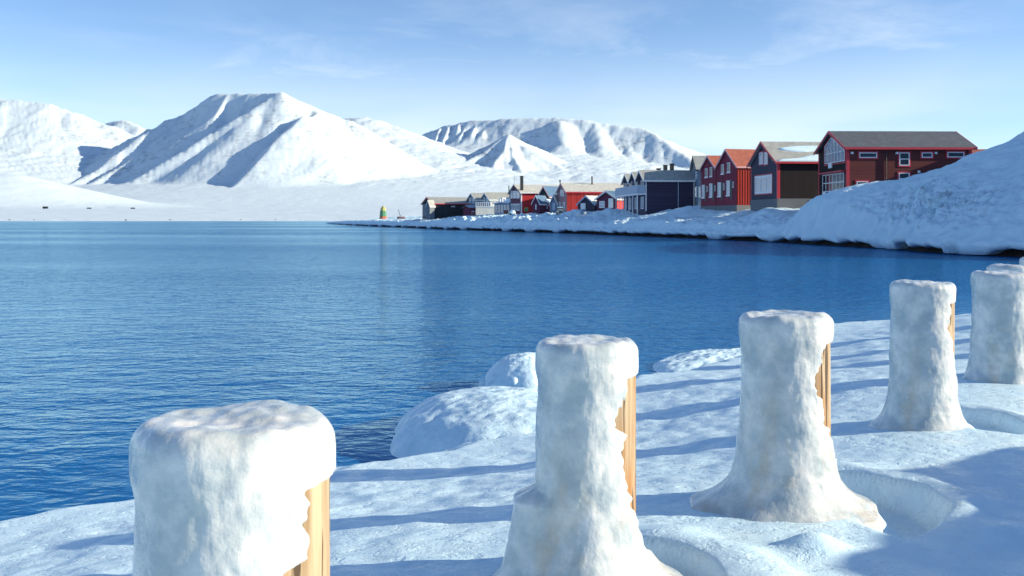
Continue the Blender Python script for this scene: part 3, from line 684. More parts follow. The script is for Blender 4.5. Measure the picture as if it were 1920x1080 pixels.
# ---------------------------------------------------------------- houses along the bank
class House:
    """gabled house: local x runs along the ridge (to the right), local y across it (away from the camera); origin at the near corner"""
    def __init__(s, name, label, cat, A, B, L, zb, ze, zr, wall, roof, trim, group='wooden houses along the snowy bank', oh=0.45, endwall=None, th=0.16, barge=None):
        ax, ay = (A[0] - 960) / F * A[1], A[1]; bx, by = (B[0] - 960) / F * B[1], B[1]
        s.W = math.hypot(bx - ax, by - ay); s.L = L; vx, vy = (bx - ax) / s.W, (by - ay) / s.W
        s.A = (ax, ay); s.v = (vx, vy); s.u = (vy, -vx); s.zb, s.ze, s.zr = zb, ze, zr; s.trim = trim; s.oh = oh
        s.root = empty(name, (ax, ay, zb), math.atan2(-vx, vy)); tag(s.root, label, cat, group)
        W = s.W; e, r = ze - zb, zr - zb; s.e, s.r = e, r
        MB().prism([(0, -1.2), (W, -1.2), (W, e), (W / 2, r), (0, e)], 'x', 0, L).build('wall', wall, s.root)
        k = (r - e) / (W / 2); s.k = k
        s.roof = None
        mb = MB()
        for sg in (0, 1):
            y0, y1 = (-oh, W / 2) if sg == 0 else (W / 2, W + oh)
            z0 = e - k * oh if sg == 0 else r; z1 = r if sg == 0 else e - k * oh
            mb.prism([(y0, z0 + .015), (y1, z1 + .015), (y1, z1 + th), (y0, z0 + th)], 'x', -oh, L + oh)
        s.roof = mb.build('roof', roof, s.root)
        bg = barge or trim
        for X0, X1 in ((-oh - .06, -oh - .003), (L + oh + .003, L + oh + .06)):
            m = MB()
            for (ya, za, yb, zb_) in ((-oh, e - k * oh, W / 2, r), (W / 2, r, W + oh, e - k * oh)):
                m.prism([(ya, za - .16), (yb, zb_ - .16), (yb, zb_ + th + .02), (ya, za + th + .02)], 'x', X0, X1)
            m.build('bargeboard', bg, s.root)
        MB().box(-oh, L + oh, -oh - .05, -oh - .003, e - k * oh - .12, e - k * oh + th - .02).build('fascia', trim, s.root)
    def corner(s, mat, w=.18):
        for (x0, x1, y0, y1) in ((-.035, w, -.035, -.003), (-.035, -.003, -.003, w), (s.L - w, s.L + .03, -.035, -.003), (-.035, -.003, s.W - w, s.W + .03)):
            MB().box(x0, x1, y0, y1, 0, s.e - .02).build('corner_board', mat, s.root)
    def base(s, mat, h):
        MB().box(-.07, s.L + .05, -.07, s.W + .05, -1.2, h).build('foundation', mat, s.root)
    def loc(s, face, px):
        k = (px - 960) / F; dv = s.v if face == 'g' else s.u
        t = (k * s.A[1] - s.A[0]) / (dv[0] - k * dv[1]); return t, s.A[1] + dv[1] * t
    def zat(s, py, d): return ZC - (py - HZ) / F * d - s.zb
    def rect(s, face, px0, px1, py0, py1):
        a, da = s.loc(face, px0); b, db = s.loc(face, px1); d = (da + db) / 2
        return min(a, b), max(a, b), s.zat(py1, d), s.zat(py0, d)
    def fbox(s, mb, face, a0, a1, z0, z1, d0, d1):
        if face == 'g': mb.box(-d1, -d0, a0, a1, z0, z1)
        else: mb.box(a0, a1, -d1, -d0, z0, z1)
        return mb
    def window(s, face, px0, px1, py0, py1, nx=1, ny=1, frame=None, glass_='g_dark', sur=None, bar=.07, sill=False, name='window'):
        a0, a1, z0, z1 = s.rect(face, px0, px1, py0, py1)
        return s.window_l(face, a0, a1, z0, z1, nx, ny, frame, glass_, sur, bar, sill, name)
    def window_l(s, face, a0, a1, z0, z1, nx=1, ny=1, frame=None, glass_='g_dark', sur=None, bar=.07, sill=False, name='window'):
        fm = frame or M['t_white']; mb = MB()
        for i in range(nx + 1):
            c = a0 + (a1 - a0) * i / nx; h = bar / 2; c = min(max(c, a0 + h), a1 - h)
            s.fbox(mb, face, c - h, c + h, z0, z1, .004, .07)
        for j in range(ny + 1):
            c = z0 + (z1 - z0) * j / ny; h = bar / 2; c = min(max(c, z0 + h), z1 - h)
            s.fbox(mb, face, a0 + bar, a1 - bar, c - h, c + h, .006, .064)
        w = mb.build(name, fm, s.root)
        for i in range(nx):
            for j in range(ny):
                b0 = a0 + (a1 - a0) * i / nx; b1 = a0 + (a1 - a0) * (i + 1) / nx; c0 = z0 + (z1 - z0) * j / ny; c1 = z0 + (z1 - z0) * (j + 1) / ny
                s.fbox(MB(), face, b0 + .02, b1 - .02, c0 + .02, c1 - .02, .002, .03).build('pane', M[glass_], w)
        if sur:
            t = .16; q = MB()
            s.fbox(q, face, a0 - t, a0 - .003, z0 - t, z1 + t, .003, .05); s.fbox(q, face, a1 + .003, a1 + t, z0 - t, z1 + t, .003, .05)
            s.fbox(q, face, a0, a1, z1 + .003, z1 + t, .003, .055); s.fbox(q, face, a0, a1, z0 - t, z0 - .003, .003, .055)
            q.build('surround', sur, w)
        if sill: s.fbox(MB(), face, a0 - .1, a1 + .1, z0 - .14, z0 - .004, .003, .14).build('sill', fm, w)
        return w
    def panel(s, name, face, px0, px1, py0, py1, mat, d=.06):
        a0, a1, z0, z1 = s.rect(face, px0, px1, py0, py1)
        return s.fbox(MB(), face, a0, a1, z0, z1, .003, d).build(name, mat, s.root)
    def chimney(s, x, yfrac, h, w=.5, mat=None, cap=True, round_=False):
        y = s.W * yfrac; z = s.r - abs(yfrac - .5) * 2 * (s.r - s.e)
        m = MB()
        if round_: m.tube((x, y, z - .3), (x, y, z + h), w / 2, n=12)
        else: m.box(x - w / 2, x + w / 2, y - w / 2, y + w / 2, z - .3, z + h)
        if cap:
            if round_: m.tube((x, y, z + h - .05), (x, y, z + h + .12), w * .65, n=12)
            else: m.box(x - w * .62, x + w * .62, y - w * .62, y + w * .62, z + h, z + h + .15)
        return m.build('chimney', mat or M['black_metal'], s.roof)
    def snow_patch(s, pts, seed=0, side=0, thick=.12):
        """blob of snow on the near roof slope; pts = outline in (x, fraction up the slope)"""
        W = s.W; o = []
        pp = chaikin(pts + [pts[0]], 2)[:-1]
        cx = sum(p[0] for p in pp) / len(pp); cf = sum(p[1] for p in pp) / len(pp)
        V = []; rings = [1.0, .97, .85, .6, .3]
        for ri, q in enumerate(rings):
            for p in pp:
                x = cx + (p[0] - cx) * q; f = cf + (p[1] - cf) * q
                y = -s.oh + (W / 2 + s.oh) * f; z = s.e - s.k * s.oh + (W / 2 + s.oh) * f * s.k + .165
                V.append((x, y, z + thick * (0, .55, .85, .95, 1.0)[ri]))
        n = len(pp); Fc = [(r * n + i, r * n + (i + 1) % n, (r + 1) * n + (i + 1) % n, (r + 1) * n + i) for r in range(len(rings) - 1) for i in range(n)]
        Fc.append(tuple((len(rings) - 1) * n + i for i in range(n)))
        return mesh_obj('roof_snow', V, Fc, M['roof_snow'], s.roof, True)

# -- long brown house on the right
h = House('brown_house', 'long dark brown house with bright red trim above the right snow slope', 'house', (1588, 115), (1535, 124.6), 14.6, 4.9, 10.95, 13.05, M['w_brown'], M['r_dark'], M['t_red'])
h.corner(M['t_red'], .3)
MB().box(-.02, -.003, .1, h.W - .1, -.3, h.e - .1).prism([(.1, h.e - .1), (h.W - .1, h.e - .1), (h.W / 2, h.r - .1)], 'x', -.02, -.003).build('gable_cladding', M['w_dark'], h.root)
for a in ((1611, 1644, 286, 296, 1, 1), (1686, 1705, 286, 310.5, 1, 2), (1728, 1748, 286, 295.5, 1, 1), (1776, 1807.5, 285, 295, 1, 1), (1685, 1705, 324, 346, 1, 2), (1606, 1627, 340, 360, 1, 2)):
    h.window('f', *a, sur=M['t_red'], bar=.1)
x, d = h.loc('f', 1661); MB().tube((x, -.1, -.5), (x, -.1, h.e - .5), .07).build('downpipe', M['t_dark'], h.root)
for px, py in ((1597, 287), (1681, 287), (1754, 287), (1722, 322)):
    x, d = h.loc('f', px); z = h.zat(py, d); MB().box(x - .13, x + .13, -.22, -.003, z - .12, z + .12).build('wall_lamp', M['lamp'], h.root)
# tall pointed gable window
W = h.W
def gz(y, m=0.55): return h.e + (h.r - h.e) * (1 - abs(y - W / 2) / (W / 2)) - m
y0, y1 = h.loc('g', 1585)[0], h.loc('g', 1548)[0]; y0, y1 = min(y0, y1), max(y0, y1)
zl = h.zat(305, 119); cols = 6; ys = [y0 + (y1 - y0) * i / cols for i in range(cols + 1)]
fm = MB()
for yy in ys: fm.box(-.10, -.026, yy - .05, yy + .05, zl, gz(yy) + .0)
for a, b in zip(ys[:-1], ys[1:]): fm.add([(-.10, a, gz(a) - .1), (-.10, b, gz(b) - .1), (-.10, b, gz(b)), (-.10, a, gz(a)), (-.026, a, gz(a) - .1), (-.026, b, gz(b) - .1), (-.026, b, gz(b)), (-.026, a, gz(a))],
                                                   [(0, 1, 2, 3), (7, 6, 5, 4), (0, 4, 5, 1), (1, 5, 6, 2), (2, 6, 7, 3), (3, 7, 4, 0)])
fm.box(-.09, -.03, y0, y1, zl, zl + .1); fm.box(-.09, -.03, y0, y1, zl + 1.15, zl + 1.22)
wv_ = fm.build('window', M['t_white'], h.root); wv_['label'] = 'tall pointed gable window with white bars'
for a, b in zip(ys[:-1], ys[1:]):
    MB().prism([(a + .02, zl + .02), (b - .02, zl + .02), (b - .02, gz(b) - .04), (a + .02, gz(a) - .04)], 'x', -.05, -.024).build('pane', M['g_blue'], wv_)
pts_ = [(y0 - .16, zl - .16), (y0 - .16, gz(y0) + .06), (W / 2, gz(W / 2) + .16), (y1 + .16, gz(y1) + .06), (y1 + .16, zl - .16)]
q = MB()
for a, b in zip(pts_, pts_[1:] + pts_[:1]): q.bar((-.05, a[0], a[1]), (-.05, b[0], b[1]), .10, .14)
q.build('surround', M['t_red'], wv_)
MB().box(-.14, -.024, h.loc('g', 1561)[0], h.loc('g', 1555)[0], h.zat(316, 121), zl - .02).build('balcony_door', M['t_white'], h.root)
h.window('g', 1543, 1583, 326, 359, 6, 2, glass_='g_dark', bar=.1)
h.panel('window_canopy', 'g', 1541, 1585, 322, 325, M['t_red'], .5)
h.panel('door', 'g', 1543, 1549, 360, 371, M['t_white'], .08)

# -- dark house with the red trim
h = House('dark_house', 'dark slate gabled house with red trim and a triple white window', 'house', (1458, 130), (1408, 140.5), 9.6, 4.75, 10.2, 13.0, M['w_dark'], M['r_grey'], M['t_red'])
MB().box(-.02, -.003, .02, h.W - .02, .6, h.e).prism([(.02, h.e), (h.W - .02, h.e), (h.W / 2, h.r - .02)], 'x', -.02, -.003).build('gable_cladding', M['w_slate'], h.root)
h.corner(M['t_red'], .32); h.base(M['grey'], .55)
h.window('g', 1424, 1431, 286, 308, 1, 1, glass_='g_pale', sur=M['t_red'], bar=.14); h.window('g', 1433, 1440, 285.5, 308, 1, 1, glass_='g_pale', sur=M['t_red'], bar=.14)
h.window('g', 1416, 1448, 329, 363, 3, 1, glass_='g_pale', sur=M['t_red'], bar=.3)
y, d = h.loc('g', 1453); MB().box(-.3, -.02, y - .15, y + .15, h.zat(302, d), h.zat(298, d)).build('wall_lamp', M['lamp'], h.root)
h.snow_patch([(1.2, .62), (3, .72), (6, .76), (9.4, .74), (9.4, .52), (6, .50), (4, .46), (1.8, .52)], thick=.2)
h.snow_patch([(-.2, .02), (2.4, .06), (4.2, .22), (6, .30), (7.6, .22), (9.5, .26), (9.5, .02), (5, .0)], thick=.25)

# -- red twin-gabled house
def twin(nm, lab, A, P, B, L, zb, ze, zr, wall, roof, trim):
    return (House(nm, lab, 'house', A, P, L, zb, ze, zr, wall, roof, trim, oh=.28), )
h = House('red_house', 'nearer half of the red twin-gabled house with orange-red roof', 'house', (1382, 145), (1343.5, 151), 12, 4.3, 10.35, 12.9, M['w_red'], M['r_orange'], M['t_pink'], oh=.22)
MB().box(-.02, -.003, .02, h.W - .02, -1, h.e).prism([(.02, h.e), (h.W - .02, h.e), (h.W / 2, h.r - .02)], 'x', -.02, -.003).build('gable_cladding', M['w_redface'], h.root)
h2 = House('red_house', 'farther half of the red twin-gabled house, lower orange-red gable', 'house', (1342.6, 151.4), (1314.5, 156.4), 12, 4.3, 10.35, 12.3, M['w_red'], M['r_orange'], M['t_pink'], oh=.2)
MB().box(-.02, -.003, .02, h2.W - .02, -1, h2.e).prism([(.02, h2.e), (h2.W - .02, h2.e), (h2.W / 2, h2.r - .02)], 'x', -.02, -.003).build('gable_cladding', M['w_redface'], h2.root)
for hh in (h, h2): hh.base(M['grey'], .35)
nb = int(1 + 4.5 / .42)
for i in range(nb): MB().box(.05 + i * .42, .13 + i * .42, -.045, -.003, .4, h.e - .1).build('batten', M['w_red'], h.root)
sc2 = .2135
def Z2(x, y): return 1150 + x * sc2, 240 + y * sc2
for (x0, x1, y0, y1) in ((808, 830, 355, 432), (850, 870, 345, 425)):
    a, b = Z2(x0, y0), Z2(x1, y1); h2.window('g', a[0], b[0], a[1], b[1], 1, 1, glass_='g_dark', bar=.1, sill=True)
for (x0, x1, y0, y1) in ((950, 973, 320, 402), (1003, 1028, 302, 388)):
    a, b = Z2(x0, y0), Z2(x1, y1); h.window('g', a[0], b[0], a[1], b[1], 1, 1, glass_='g_dark', bar=.1, sill=True)
for (x0, x1, y0, y1) in ((780, 804, 500, 612), (846, 872, 488, 605)):
    a, b = Z2(x0, y0), Z2(x1, y1); h2.window('g', a[0], b[0], a[1], b[1], 1, 1, glass_='g_pale', bar=.1, sill=True)
for (x0, x1, y0, y1) in ((918, 947, 478, 600), (995, 1025, 462, 592)):
    a, b = Z2(x0, y0), Z2(x1, y1); h.window('g', a[0], b[0], a[1], b[1], 1, 1, glass_='g_pale', bar=.1, sill=True)
for hh, rr in ((h2, ((806, 820, 500, 645), (875, 889, 490, 640))), (h, ((949, 964, 470, 635), (1028, 1046, 455, 628)))):
    for (x0, x1, y0, y1) in rr:
        a, b = Z2(x0, y0), Z2(x1, y1); hh.panel('door', 'g', a[0], b[0], a[1], b[1], M['t_dark'], .07)
for hh, rr in ((h2, ((822, 830, 510, 560), (891, 899, 505, 555))), (h, ((967, 977, 485, 545), (1049, 1058, 470, 525)))):
    for (x0, x1, y0, y1) in rr:
        a, b = Z2(x0, y0), Z2(x1, y1); hh.window('g', a[0], b[0], a[1], b[1], 1, 1, glass_='g_dark', bar=.06)

# -- blue-grey house behind it
h = House('blue_grey_house', 'narrow blue-grey gabled house between the red house and the balcony house', 'house', (1309, 166), (1297, 177), 14, 4.3, 10.9, 13.4, M['w_bluegrey'], M['r_grey'], M['t_dark'], oh=.4)
h.window('g', 1304, 1307, 322, 336, 1, 2, glass_='g_pale', bar=.14); h.window('g', 1303, 1307, 350, 370, 1, 2, glass_='g_pale', bar=.14)
h.window('f', 1310, 1313.5, 350, 370, 1, 2, glass_='g_pale', bar=.14)
h.snow_patch([(2.2, .62), (4, .72), (7, .74), (8, .60), (4.5, .5), (2.5, .52)])

# -- dark balcony house with three small gables
A0, B0 = (1211, 170), (1169, 190)
ax, ay = (A0[0] - 960) / F * A0[1], A0[1]; bx, by = (B0[0] - 960) / F * B0[1], B0[1]
def lerp(t): 
    X, Y = ax + (bx - ax) * t, ay + (by - ay) * t; return (960 + F * X / Y, Y)
hs = []
root = None
h = House('balcony_house', 'dark house with white-edged saw-tooth gables and a pale balcony', 'house', lerp(0), lerp(.332), 8.4, 4.0, 9.35, 11.0, M['w_navy'], M['r_grey'], M['t_white'], oh=.5)
H0 = h
MB().box(-.003, 0, 0, 0, 0, 0)
for i in (1, 2):                                                       # the two farther gables are parts of the same house
    t = House('gable_wing', 'x', 'x', lerp(.336 * i), lerp(.336 * i + .328), 8.4, 4.0, 9.35, 11.0, M['w_navy'], M['r_grey'], M['t_white'], oh=.42)
    bpy.context.view_layer.update()
    for ch in list(t.root.children):
        mw = h.root.matrix_world.inverted() @ t.root.matrix_world
        ch.data.transform(mw); ch.parent = h.root
    bpy.data.objects.remove(t.root)
WT = math.hypot(bx - ax, by - ay)
bz0, bz1 = h.zat(364, 176), h.zat(349, 176)
MB().box(-1.6, -.03, .05, WT - .1, bz0 - .25, bz0).build('balcony_floor', M['t_white'], h.root)
rl = MB().box(-1.6, -1.5, .05, WT - .1, bz1 - .08, bz1); rail = rl.build('balcony_rail', M['t_blue'], h.root)
n = 46
for i in range(n):
    y = .08 + (WT - .3) * i / (n - 1); MB().box(-1.58, -1.53, y, y + .36, bz0 + .03, bz1 - .084).build('rail_board', M['t_blue'], h.root)
n = 4
for i in range(n): MB().box(-1.56 + i * .37, -1.22 + i * .37, .06, .10, bz0 + .03, bz1 - .01).build('rail_board', M['t_blue'], h.root)
for t in (0.005, .2, .36, .52, .68, .84, .985):
    MB().box(-1.52, -1.38, WT * t + .02, WT * t + .16, -.8, bz0 - .255).build('balcony_post', M['t_white'], h.root)
for t in (.25, .62): 
    MB().box(-1.46, -1.36, WT * t, WT * t + .12, bz1 + .003, h.e - .1).build('balcony_post', M['t_white'], h.root)
for (a, b) in ((.08, .2), (.34, .46), (.62, .74), (.84, .94)):
    h.window_l('g', WT * a, WT * b, .4, 2.5, 2, 1, glass_='g_pale', bar=.1)
    h.window_l('g', WT * a, WT * b, bz0 + .5, bz1 + .9, 2, 1, glass_='g_dark', bar=.1)
h.corner(M['t_white'], .12)
MB().tube((5.6, -.12, .6), (5.6, -.12, h.e - .2), .06).build('downpipe', M['t_blue'], h.root)
for px_, hh_ in ((1245, .75), (1258, 1.35), (1270.5, 1.6)):
    h.chimney(h.loc('f', px_)[0], .62, hh_, .62)

# -- red boathouse, long
h = House('red_boathouse', 'long bright red boarded building with frosted roof and faded pink gable', 'house', (1063, 215), (1045, 226), 15, 3.9, 8.5, 10.5, M['w_brightred'], M['r_pale'], M['t_red'], oh=.35, barge=M['t_pink'])
MB().box(-.02, -.003, .02, h.W - .02, -.5, h.e).prism([(.02, h.e), (h.W - .02, h.e), (h.W / 2, h.r - .02)], 'x', -.02, -.003).build('gable_cladding', M['w_pink'], h.root)
for px in np.linspace(1064.5, 1110, 17):
    x, d = h.loc('f', px); MB().box(x - .06, x + .06, -.05, -.003, -.3, h.e - .1).build('batten', M['w_brightred'], h.root)
h.window('g', 1051, 1053.5, 356, 368, 1, 1, glass_='g_pale', bar=.2); h.window('g', 1054.5, 1057, 356, 368, 1, 1, glass_='g_pale', bar=.2)
h.window('g', 1048.5, 1051.5, 379, 391, 1, 1, glass_='g_pale', bar=.2); h.window('g', 1056, 1059, 379, 391, 1, 1, glass_='g_pale', bar=.2)
h.chimney(h.loc('f', 1119)[0], .42, 1.75, .34, round_=True)
m = MB()
for sg in (-1, 1): m.bar((-.45, h.W / 2 - sg * .1, h.r + .1), (-.45, h.W / 2 + sg * .6, h.r + .75), .16)
m.build('finial', M['t_dark'], h.root)

def shed(name, label, px, pxb, d, db, L, zb, ze, zr, wall, roof, trim, **kw):
    return House(name, label, 'shed', (px, d), (pxb, db), L, zb, ze, zr, wall, roof, trim, group='small sheds in front of the houses', oh=kw.pop('oh', .25), **kw)
# sheds turn their gables towards the camera: wide gable wall, short visible side
h = shed('red_shed', 'plum-red shed with wide white bargeboards and white doors', 1157, 1119, 193, 196.5, 7, 3.7, 6.6, 8.05, M['w_plum'], M['r_blue'], M['t_white'], oh=.35)
MB().box(.003, h.L - .003, -.02, -.003, -.5, h.e - .02).build('side_cladding', M['w_brightred'], h.root)
h.window('g', 1124, 1134, 377, 390, 2, 2, glass_='g_pale', bar=.2, name='shed_door'); h.panel('shed_door', 'g', 1141, 1150, 372, 390, M['t_white'], .08)
h = shed('slate_shed', 'small slate-grey shed with ribbed pale metal roof', 1115.5, 1083.5, 198, 201, 6, 3.6, 5.6, 7.2, M['w_slate'], M['r_metal'], M['t_blue'])
h.panel('shed_door', 'g', 1089, 1098, 381, 395, M['t_white'], .07)

# -- white-windowed house with long red wing
h = House('boat_house', 'house with white upper windows, red clapboard side and tall black chimney', 'house', (977, 250), (955, 264), 12, 3.8, 9.3, 11.4, M['w_redh'], M['r_pale'], M['t_white'], oh=.4, barge=M['t_dark'])
MB().box(-.02, -.003, .02, h.W - .02, -.5, h.e).prism([(.02, h.e), (h.W - .02, h.e), (h.W / 2, h.r - .02)], 'x', -.02, -.003).build('gable_cladding', M['w_plum'], h.root)
for (a, b) in ((957.5, 961.5), (962.5, 967.5), (968.5, 974.5)):
    h.window('g', a, b, 358, 372, 2, 1, glass_='g_pale', bar=.3); h.window('g', a, b, 382, 395, 2, 1, glass_='g_pale', bar=.25)
h.corner(M['t_white'], .25)
x, d = h.loc('f', 981); h.chimney(x, .12, 3.6, .7, cap=True)
MB().tube((-.2, h.W / 2, h.r), (-.2, h.W / 2, h.r + 2.6), .05, .03, n=6).build('antenna', M['t_dark'], h.root)
h.panel('crate_hatch', 'f', 983, 990, 389, 396.5, M['yellow'], .1); h.panel('hatch_door', 'f', 984, 989, 390, 396.5, M['green'], .14)
h = House('gabled_annex', 'dark gabled annex with steel-blue roof between two red buildings', 'house', (1030, 243), (1011, 245.5), 9, 3.8, 8.4, 10.6, M['w_black'], M['r_blue'], M['t_pink'], oh=.4)
for nm, lab, a, b, d, wl_, rf, tr, ze, zr in (('tiny_shed', 'tiny plum shed with white-edged gable in front of the red clapboards', 1012, 998, 226, 'w_plum', 'r_blue', 't_white', 6.2, 7.9),
                                       ('tiny_shed', 'tiny steel-blue shed beside the pink gable', 1045.5, 1031, 224, 'w_bluegrey', 'r_metal', 't_white', 6.1, 8.0)):
    h = shed(nm, lab, a, b, d, d + 1.2, 3.4, 3.8, ze, zr, M[wl_], M[rf], M[tr], oh=.18)
    if 'plum' in lab: h.panel('shed_door', 'g', 1004, 1006, 383, 393, M['t_white'], .05)
    else: h.panel('shed_door', 'g', 1036, 1041, 380, 394, M['t_blue'], .05)
h = shed('snow_topped_shed', 'low plum shed with a thick flat cap of snow between two tiny sheds', 1029, 1012.5, 228, 229, 3.0, 3.8, 6.4, 6.9, M['w_plum'], M['t_white'], M['t_white'], oh=.15)
h.snow_patch([(-.1, .02), (3.0, .02), (3.0, .98), (-.1, .98)], thick=.35); h.panel('shed_door', 'g', 1024, 1027, 383, 392, M['t_blue'], .05); h.window('g', 1016, 1019, 384, 390, 1, 1, glass_='g_pale', bar=.1)

# -- low glazed building with a snowy terrace on top
h = House('glazed_pavilion', 'low blue glazed building with snow and white furniture on its flat roof', 'house', (956, 262), (927, 272), 8, 3.7, 6.9, 7.1, M['w_bluegrey'], M['t_blue'], M['t_blue'], oh=.4)
for i in range(5): 
    a = .3 + i * (h.W - .5) / 5; h.window_l('g', a, a + (h.W - .5) / 5 - .3, .5, 2.8, 2, 1, glass_='g_blue', frame=M['t_blue'], bar=.12)
h.snow_patch([(-.3, .0), (8.2, .0), (8.2, 1.0), (-.3, 1.0)], thick=.5)
for k in range(5):
    y = .5 + k * 1.7; MB().box(.2, 1.2, y, y + 1.1, h.r + .1, h.r + 1.0 + .3 * (k % 2)).build('roof_furniture', M['t_white'], h.root)

# -- pale twin-gabled houses with the white terrace
for lab, A, B, L in (('pale blue-grey gabled house with grey roof, nearer one behind the white terrace', (918.5, 290), (902, 299), 9), ('pale blue-grey gabled house next to the long black shed', (893, 296), (876, 306), 6)):
    h = House('pale_house', lab, 'house', A, B, L, 3.6, 8.3, 10.4, M['w_bluegrey'], M['r_grey'], M['t_white'], oh=.35)
    a, b = A[0], B[0]
    for t in (.25, .6): h.window('g', b + (a - b) * t, b + (a - b) * (t + .2), 371, 381, 1, 2, glass_='g_pale', bar=.2)
    if 'nearer' in lab:
        MB().box(.003, h.L - .003, -.02, -.003, -.5, h.e - .02).build('side_cladding', M['w_cream'], h.root); h.chimney(7.3, .5, 2.0, .3, round_=True)
h = House('red_link', 'small dark red link building between the two pale gables', 'house', (903, 300), (893.5, 300.6), 3, 3.6, 7.4, 8.0, M['w_plum'], M['r_grey'], M['t_white'], oh=.1)
tr = empty('terrace', pt(892, 399, 284)); tag(tr, 'white raised terrace with baluster railing below the pale gables', 'terrace')
w = 5.4
MB().box(0, w, 0, 2.5, -.6, 1.7).build('terrace_base', M['w_cream'], tr); MB().box(-.1, w + .1, -.1, 2.6, 1.703, 1.85).build('terrace_floor', M['t_white'], tr)
MB().box(0, w, 0, .1, 2.95, 3.05).build('handrail', M['t_white'], tr)
for i in range(10): MB().box(i * .58, i * .58 + .22, .02, .08, 1.853, 2.947).build('baluster', M['t_white'], tr)

# -- long black shed at the far end
h = House('black_shed', 'long low black shed with grey-green roof and red fascia at the far end', 'shed', (813, 300), (792, 315), 12.0, 3.9, 7.3, 9.3, M['w_black'], M['r_grey'], M['t_red'], oh=.45)
h.window_l('f', 5.4, 6.6, 2.4, 2.7, 1, 1, glass_='g_pale', bar=.08)
MB().box(-.02, -.003, .02, h.W - .02, -.5, h.e).build('gable_cladding', M['w_pale'], h.root)
pr_ = House('entrance_porch', 'x', 'x', (806, 298), (799.5, 299), 2, 3.9, 6.6, 8.2, M['w_pale'], M['r_grey'], M['t_white'], oh=.15)
bpy.context.view_layer.update()
mw = h.root.matrix_world.inverted() @ pr_.root.matrix_world
for ch in list(pr_.root.children): ch.data.transform(mw); ch.parent = h.root; ch.name = 'porch_' + ch.name.split('.')[0]
bpy.data.objects.remove(pr_.root)
h = House('lean_to', 'low lean-to with snowy blue roof beside the long black shed', 'shed', (880, 294), (868, 298), 2.5, 3.8, 6.0, 6.7, M['w_plum'], M['t_blue'], M['t_dark'], group='small sheds in front of the houses', oh=.4)
# -- hidden house whose roof shows over the right slope
h = House('distant_house', 'faded red house whose roof edge peeks over the right snow slope', 'house', (1826, 150), (1800, 160), 14, 5, 11.4, 13.3, M['w_pink'], M['r_orange'], M['t_pink'])

# ---------------------------------------------------------------- beacon, boats, barrels and other things on the bank
def place(px, d, dz=0.0):
    x = (px - 960) / F * d; return (x, d, ground_at(x, d) + dz)
p = place(718.5, 400); b = empty('harbour_beacon', (p[0], p[1], p[2] - .1)); b.scale = (1.33, 1.33, 1.33); tag(b, 'small green tapered harbour beacon with pale dome on the snowy point', 'beacon')
m = MB()
def frus(m, z0, z1, r0, r1, n=8):
    m.tube((0, 0, z0), (0, 0, z1), r0, r1, n); return m
frus(MB(), -.3, .9, 1.2, 1.1).build('beacon_base', M['orange'], b)
frus(MB(), .9, 2.5, 1.08, .92).build('beacon_tower', M['green'], b)
frus(MB(), 2.5, 2.62, 1.05, 1.05).build('gallery', M['yellow'], b)
frus(frus(MB(), 2.62, 3.4, .85, .75), 3.4, 4.0, .75, .15).build('lantern', M['yellow'], b)
MB().tube((0, 0, 3.9), (0, 0, 5.3), .05, .03, 6).build('antenna', M['steel'], b)

def boat(name, label, loc, L, Wd, Hh, rz, hull, extra=None):
    r = empty(name, loc, rz); tag(r, label, 'boat')
    n, mm = 25, 13; t = np.linspace(0, 1, n)[:, None]; a = np.linspace(0, np.pi, mm)[None]
    wd = Wd / 2 * (np.sin(np.pi * (t * .86 + .14)) ** .6); wd[-1] = .02
    sheer = Hh * (1 + .8 * (t - .45) ** 2 * 2)
    X = (t - .5) * L + 0 * a; Y = -np.cos(a) * wd; Z = sheer * (1 - np.sin(a) ** .7) 
    grid_obj('hull', X, Y, Z, hull, r)
    m = MB()
    for k in (.3, .55, .75): i = int(k * 24); m.box((k - .5) * L - .1, (k - .5) * L + .1, -wd[i, 0] * .95, wd[i, 0] * .95, Hh * .6, Hh * .66)
    m.build('thwarts', M['w_pale'], r)
    return r
p = place(1097, 190, 0.05); boat('rowing_boat', 'white rowing boat on the snow in front of the slate shed', p, 3.4, 1.2, .5, 0.05, M['t_white'])
p = place(752, 365, 0.1); r = boat('beached_boat', 'small beached boat with tilted mast on the snowy point', p, 2.8, 1.1, .6, 0.3, M['rust'])
m = MB().bar((-.2, 0, .4), (-1.0, 0, 3.4), .14).bar((.5, 0, .4), (-.5, 0, 1.4), .08).bar((-.9, .1, .5), (.2, 0, 1.6), .07); m.build('mast', M['t_dark'], r)

def drum(label, px, d, r=.55, hh=1.1, mat='rust', dz=0):
    p = place(px, d, dz); e = empty('storage_drum', p); tag(e, label, 'drum', 'drums by the far houses')
    MB().tube((0, 0, -.1), (0, 0, hh), r, r, 18).build('drum_body', M[mat], e)
    for z in (hh * .32, hh * .66): MB().tube((0, 0, z), (0, 0, z + .06), r * 1.05, r * 1.05, 18).build('hoop', M['t_dark'], e)
    V = [(r * .98 * k * math.cos(a), r * .98 * k * math.sin(a), hh + .18 * (1 - k * k)) for k in (1, .7, .35) for a in [2 * math.pi * i / 18 for i in range(18)]]
    mesh_obj('snow_cap', V, [(q * 18 + i, q * 18 + (i + 1) % 18, (q + 1) * 18 + (i + 1) % 18, (q + 1) * 18 + i) for q in range(2) for i in range(18)] + [tuple(36 + i for i in range(18))], M['roof_snow'], e, True)
drum('dark red drum below the glazed pavilion', 948.5, 247, .6, 1.15); drum('dark red drum beside the white terrace', 887, 268, .5, 1.2)

